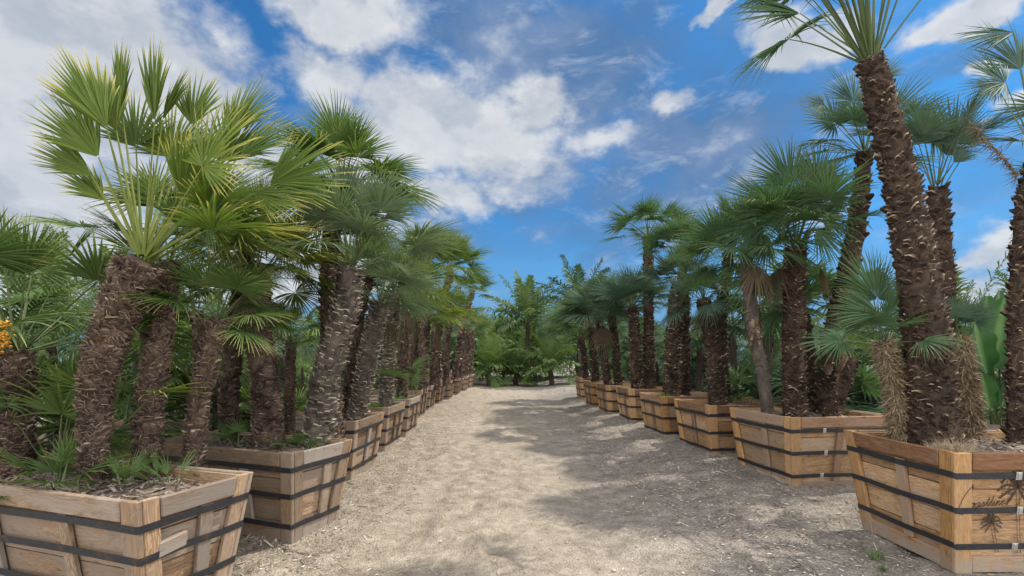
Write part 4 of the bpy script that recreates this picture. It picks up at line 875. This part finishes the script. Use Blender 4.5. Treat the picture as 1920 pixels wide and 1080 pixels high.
# left background rows
for i in range(16):
    Y = 5.0+i*1.3+rB.uniform(-.4, .4); X = -5.3-.22*i+rB.uniform(-.6, .6)
    bgpalm('feather', 'light green feather palm in the rows behind the left planters', X, Y, rB.uniform(1.1, 2.0), rB.uniform(.8, 1.1), ('leaf_feather', 'leaf_bright')[i % 2], 'feather palms behind the left planters')
for i in range(18):
    Y = 5.0+i*1.4+rB.uniform(-.4, .4); X = -4.3-.05*i+rB.uniform(-.4, .3)
    bgpalm('fan', 'low bushy fan palm behind the left planter row', X, Y, rB.uniform(.25, 1.0), rB.uniform(.7, 1.15), ('leaf_left', 'leaf_feather', 'leaf_bright')[i % 3], 'low fan palms behind the left planters', 1.6)
for i in range(8):
    Y = 9+i*3.3; X = -8.5-i*1.1+rB.uniform(-1, 1)
    bgpalm('feather', 'taller feather palm in the far left nursery rows', X, Y, rB.uniform(1.6, 3.0), rB.uniform(1.0, 1.4), ('leaf_feather', 'leaf_dark')[i % 2], 'tall feather palms in the far left rows', 1.5)
bgpalm('feather', 'wispy feather palm reaching up at the left edge of the photo', -4.9, 4.4, 1.7, .85, 'leaf_feather', None, i=0)
# right background rows
for i in range(20):
    Y = 7.2+i*1.25+rB.uniform(-.4, .4); X = 5.6+.02*i+rB.uniform(-.6, .5)
    bgpalm('fan', 'bushy fan palm behind the right planter row', X, Y, rB.uniform(.3, 1.5), rB.uniform(.8, 1.2), ('leaf_right', 'leaf_dark', 'leaf_blue')[i % 3], 'bushy fan palms behind the right planters', 1.8)
for i in range(18):
    Y = 8.0+i*1.4+rB.uniform(-.5, .5); X = 7.3+.2*i+rB.uniform(-.8, .8)
    bgpalm('feather', 'dark green feather palm in the rows behind the right planters', X, Y, rB.uniform(1.0, 2.4), rB.uniform(.9, 1.2), ('leaf_feather', 'leaf_dark', 'leaf_dark')[i % 3], 'feather palms behind the right planters', 1.4)
for i in range(8):
    Y = 10+i*3.; X = 11+i*.9+rB.uniform(-1, 1)
    bgpalm('feather', 'feather palm in the far right nursery rows', X, Y, rB.uniform(1.2, 2.2), rB.uniform(1.0, 1.4), ('leaf_feather', 'leaf_dark')[i % 2], 'feather palms in the far right rows', 1.4)
for i, (X, Y) in enumerate([(6.4, 7.3), (7.3, 8.2), (8.4, 7.6), (8.0, 9.4), (9.4, 9.0), (6.9, 9.6)]): bgpalm('fan', 'bushy fan palm behind the broad-leaved plant at the right edge', X, Y, .35+.2*(i % 3), 1.1, ('leaf_right', 'leaf_dark')[i % 2], 'bushy fan palms by the broad-leaved plant', 1.8)
for i in range(9):
    Y = 7.6+i*1.55+rB.uniform(-.3, .3); bgpalm('fan', 'taller fan palm in the second row just behind the right planters', 4.75+rB.uniform(-.25, .35), Y, rB.uniform(1.5, 2.5), rB.uniform(.75, .95), ('leaf_right', 'leaf_blue')[i % 2], 'taller fan palms just behind the right planters', 2.1)
for i in range(7):
    Y = 6.4+i*2.1+rB.uniform(-.3, .3); bgpalm('fan', 'taller fan palm in the second row just behind the left planters', -4.0-rB.uniform(0, .5), Y, rB.uniform(1.5, 2.3), rB.uniform(.75, .95), ('leaf_left', 'leaf_grey')[i % 2], 'taller fan palms just behind the left planters', 2.1)
# the far end of the lane
bgpalm('feather', 'big pale-green date palm standing alone at the end of the lane', .95, 34, 4.5, 2.3, 'leaf_feather', None, 3.5, 3)
bgpalm('feather', 'large date palm with long arching dark leaves beyond the right row', 4.2, 30, 4.7, 2.0, 'leaf_dark', None, 4, 4)
for i, (X, Y, h, s) in enumerate([(-2.6, 37, 2.6, 1.6), (-4.6, 33, 3.0, 1.5), (2.9, 38, 2.4, 1.6), (-1.0, 42, 2.2, 1.6), (1.9, 44, 2.4, 1.7), (.3, 47, 1.9, 1.7), (-3.6, 46, 3.2, 1.8), (5.5, 42, 3.2, 1.8), (-1.6, 30, 1.2, 1.5), (.1, 31, .9, 1.4), (2.3, 29.5, 1.3, 1.5), (1.2, 37, 1.8, 1.7)]):
    bgpalm('feather', 'leafy feather palm closing off the far end of the lane', X, Y, h, s, 'leaf_bright', 'feather palms closing the lane', 3, 3+i % 2)
# leafy shrubs and trees far behind: many small leaves round a few limbs
def shrub_geo(rng, n=2600):
    g_ = GB(); cl = [(rng.normal(0, .34), rng.normal(0, .34), rng.uniform(.25, 1.15)) for _ in range(16)]; rad = rng.uniform(.16, .34, 16)
    k_ = rng.randint(0, 16, n); d = nrm(rng.normal(0, 1, (n, 3)))*(rng.rand(n)**.45)[:, None]*rad[k_][:, None]; P = np.array(cl)[k_]+d
    a = nrm(rng.normal(0, 1, (n, 3))+[0, 0, .3]); s_ = nrm(np.cross(a, rng.normal(0, 1, (n, 3)))); L = rng.uniform(.03, .065, n)[:, None]
    Vv = np.stack([P-a*L, P+s_*L*.4, P+a*L, P-s_*L*.4], 1); base = np.arange(n)[:, None]*4
    g_.add(Vv.reshape(-1, 3), Q=base+np.array((0, 1, 2, 3)), tv=np.tile([.1, .5, .9, .5], n), rv=np.repeat(np.clip(rng.normal(.5, .2, n), 0, 1), 4)); return g_, cl
SH = []
for i in range(3):
    g_, cl = shrub_geo(np.random.RandomState(500+i)); lb_ = GB()
    for c in cl[:9]:
        p = np.array(c); w_ = np.array([.012, 0, 0]); e = np.array([0, .012, 0]); z_ = np.zeros(3)
        lb_.add([z_-w_*1.6, z_+w_*1.6, p+w_*.4, p-w_*.4, z_-e*1.6, z_+e*1.6, p+e*.4, p-e*.4], Q=[(0, 1, 2, 3), (4, 5, 6, 7)], tone=.3)
    SH.append((g_, lb_.mesh('trunk', M['bark_bare'])))
SHM = {}
def shrub(label, X, Y, s, sz, leaf, group):
    i = rB.randint(0, 3); r = thing('leafy_tree', (X, Y, gz(X, Y)-.02), label, 'tree', group, rB.rand()*6.28)
    if (i, leaf) not in SHM: SHM[(i, leaf)] = SH[i][0].mesh('crown', M[leaf])
    obj('trunk', SH[i][1], r).scale = (s, s, sz); obj('crown', SHM[(i, leaf)], r).scale = (s, s, sz)
for i in range(11): shrub('broad leafy tree on the skyline behind the left rows', -5-i*3.2+rB.uniform(-1, 1), 34+rB.uniform(-4, 8), rB.uniform(3, 4.4), rB.uniform(2.4, 4), ('leaf_dark', 'leaf_feather')[i % 2], 'leafy trees behind the left rows')
for i in range(11): shrub('broad leafy tree on the skyline behind the right rows', 6+i*3.2+rB.uniform(-1, 1), 34+rB.uniform(-4, 8), rB.uniform(3, 4.4), rB.uniform(2.4, 4.2), ('leaf_dark', 'leaf_feather')[i % 2], 'leafy trees behind the right rows')
for i, (X, Y) in enumerate([(-5, 42), (-2.2, 40), (.2, 43), (2.6, 40), (5.5, 42), (-8, 44), (8, 45)]): shrub('broad leafy tree far beyond the end of the lane', X, Y, 4.5, 4.4, ('leaf_feather', 'leaf_bright')[i % 2], 'leafy trees beyond the lane')

for i in range(18): shrub('low leafy shrub filling the rows behind the left planters', -5.4-(i % 6)*1.3+rB.uniform(-.4, .4), 7.5+i*1.25, rB.uniform(1.0, 1.5), rB.uniform(.7, 1.2), ('leaf_dark', 'leaf_left', 'leaf_feather')[i % 3], 'low shrubs behind the left planters')
for i in range(14): shrub('low leafy shrub filling the rows behind the right planters', 6.2+(i % 5)*1.2+rB.uniform(-.4, .4), 8.6+i*1.5, rB.uniform(1.0, 1.5), rB.uniform(.7, 1.1), ('leaf_dark', 'leaf_right')[i % 2], 'low shrubs behind the right planters')
# --- bird-of-paradise in a pot, blue barrel, black pot, far boxes
def lathe(prof, n=28):
    g_ = GB(); P = np.array(prof, float); th = np.linspace(0, 2*PI, n, endpoint=False); k_ = len(P)
    Vv = np.stack([P[:, 0][:, None]*np.cos(th), P[:, 0][:, None]*np.sin(th), np.broadcast_to(P[:, 1][:, None], (k_, n))], -1); idx = np.arange(k_*n).reshape(k_, n)
    g_.add(Vv.reshape(-1, 3), Q=np.stack([idx[:-1], np.roll(idx, -1, 1)[:-1], np.roll(idx, -1, 1)[1:], idx[1:]], -1).reshape(-1, 4)); return g_
def pot(label, X, Y, z, r, h, mat, name='plant_pot', cat='plant pot'):
    o = obj(name, lathe([(.001, 0), (r*.8, 0), (r*.98, h*.9), (r*1.06, h*.9), (r*1.06, h), (r*.98, h), (r*.93, h*.88), (.001, h*.86)]).mesh(name, M[mat], smooth=False), None, (X, Y, z)); return tag(o, label, cat)
X = (1868-VX)*5.9/FOC
pot('brownish pot holding the broad-leaved plant behind the nearest right planter', X, 5.9, gz(X, 5.9), .24, .78, 'pot_grey')
r = thing('broad_leaf_plant', (X, 5.9, .68), 'broad-leaved green banana-like plant behind the right edge planter', 'plant')
rng = np.random.RandomState(9)
for i, (hx, hy, tx, ty, dy) in enumerate([(1862, 690, 1880, 560, 0), (1840, 670, 1846, 556, .15), (1850, 700, 1822, 600, -.1), (1895, 700, 1905, 600, .2), (1880, 730, 1900, 640, -.2), (1845, 740, 1825, 665, .1), (1905, 740, 1925, 660, 0), (1870, 650, 1868, 545, .3), (1878, 760, 1912, 700, -.25), (1855, 765, 1838, 700, -.2)]):
    a = at(hx, hy, 5.9+dy); e = at(tx, ty, 5.9+dy*1.3); p0 = np.array([X+rng.normal(0, .05), 5.9+rng.normal(0, .05), .7]); g_ = GB(); n_ = 12; s = np.linspace(0, 1, n_); ax_ = e-a; L = np.linalg.norm(ax_)
    sd = nrm(np.cross(nrm(ax_), np.array([rng.normal(0, .4), -1, rng.normal(0, .2)]))); nn = nrm(np.cross(sd, ax_)); wd = L*.27*np.sin(np.clip(s*.93+.05, 0, 1)*PI)**.6; C = a+s[:, None]*ax_+nn*(.10*L*(s-.3)**2)[:, None]
    ed = .10*L*(wd/(L*.27))[:, None]
    cols = [-1, -.55, -.06, .06, .55, 1]; wv_ = .035*L*np.sin(s*17+i*2.)[:, None]
    Vv = np.stack([C+sd*(c_*wd)[:, None]+nn*(ed*.9*c_*c_+wv_*abs(c_)**2*(1 if c_ > 0 else -.7)) for c_ in cols], 1); idx = np.arange(n_*6).reshape(n_, 6)
    g_.add(Vv.reshape(-1, 3), Q=np.concatenate([np.stack([idx[:-1, j], idx[:-1, j+1], idx[1:, j+1], idx[1:, j]], -1) for j in range(5)]), tv=np.tile([.3, .2, 1.15, 1.15, .2, .3], n_), rv=rng.rand())
    o = obj('leaf', g_.mesh('leaf', M['leaf_broad'], (X, 5.9, .68), True), r)
    st = GB(); st.add([p0+[-.014, 0, 0], p0+[.014, 0, 0], a+[.008, 0, 0], a-[.008, 0, 0], p0+[0, -.014, 0], p0+[0, .014, 0], a+[0, .008, 0], a-[0, .008, 0]], Q=[(0, 1, 2, 3), (4, 5, 6, 7)])
    obj('stem', st.mesh('stem', M['stalk'], (X, 5.9, .68)), r)
X = (1655-VX)*7.6/FOC; Z = gz(X, 7.6)
o = obj('barrel', lathe([(.001, 0), (.26, 0), (.285, .04), (.28, .28), (.295, .3), (.295, .33), (.28, .35), (.28, .62), (.295, .64), (.295, .67), (.28, .69), (.27, .98), (.285, 1.0), (.285, 1.03), (.25, 1.03), (.245, .98), (.001, .98)]).mesh('barrel', M['barrel'], smooth=False), None, (X, 7.6, Z)); tag(o, 'dark blue plastic barrel standing behind the second right planter', 'barrel')
X = (330-VX)*5.4/FOC; pot('black nursery pot between trunks behind the nearest left planter', X, 5.4, gz(X, 5.4)+.35, .22, .45, 'pot')
planter('F1', (5.15, 9.6), R_(4), 1.6, 1.1, .8, 'low weathered planter box far behind the second right planter', 'r', 61, detail=False)
planter('F2', (4.75, 12.2), R_(2), 1.8, 1.1, .8, 'weathered planter box in the second row behind the third right planter', 'r', 62, detail=False)
planter('F3', (6.3, 7.6), R_(4), 1.5, 1.1, .75, 'weathered planter box far behind the blue barrel', 'r', 63, detail=False)
planter('F4', (-4.0, 7.6), R_(-4), 1.6, 1.1, .75, 'weathered planter box in the second row behind the left planters', 'l', 64, detail=False, buckles=False)
planter('F5', (-4.2, 5.4), R_(-6), 1.4, 1.0, .8, 'weathered planter box behind the nearest left trunks', 'l', 65, detail=False, buckles=False)
# dead feather leaf hanging off the right edge trunk
rng = np.random.RandomState(12); g_ = GB()
C = catmull([at(1908, 330, 4.15), at(1880, 295, 4.1), at(1848, 262, 4.05), at(1822, 232, 4.0)], 8); n_ = len(C)
T = nrm(np.gradient(C, axis=0))
for i in range(n_-1):
    w_ = np.cross(T[i], [0, 1., 0])*.018*(1-i/n_*.7); g_.add([C[i]-w_, C[i]+w_, C[i+1]+w_*.95, C[i+1]-w_*.95], Q=[(0, 1, 2, 3)], tv=.2, rv=.3)
    for _ in range(7):
        p = C[i]+(C[i+1]-C[i])*rng.rand(); d = nrm(T[i]*.5+rng.normal(0, .6, 3)+[0, 0, -.6])*rng.uniform(.05, .13); v_ = nrm(np.cross(d, [0, 1, 0]))*.005
        g_.add([p-v_, p+v_, p+d], T=[(0, 1, 2)], tv=.5, rv=rng.rand())
rr = PALMS[[i for i, p in enumerate(PALMS) if p['label'].startswith('dark trunk at the right edge')][0]]
o = obj('dead_frond', g_.mesh('dead_frond', M['leaf_dead'], rr.location), rr); o['label'] = 'brown withered feather leaf'
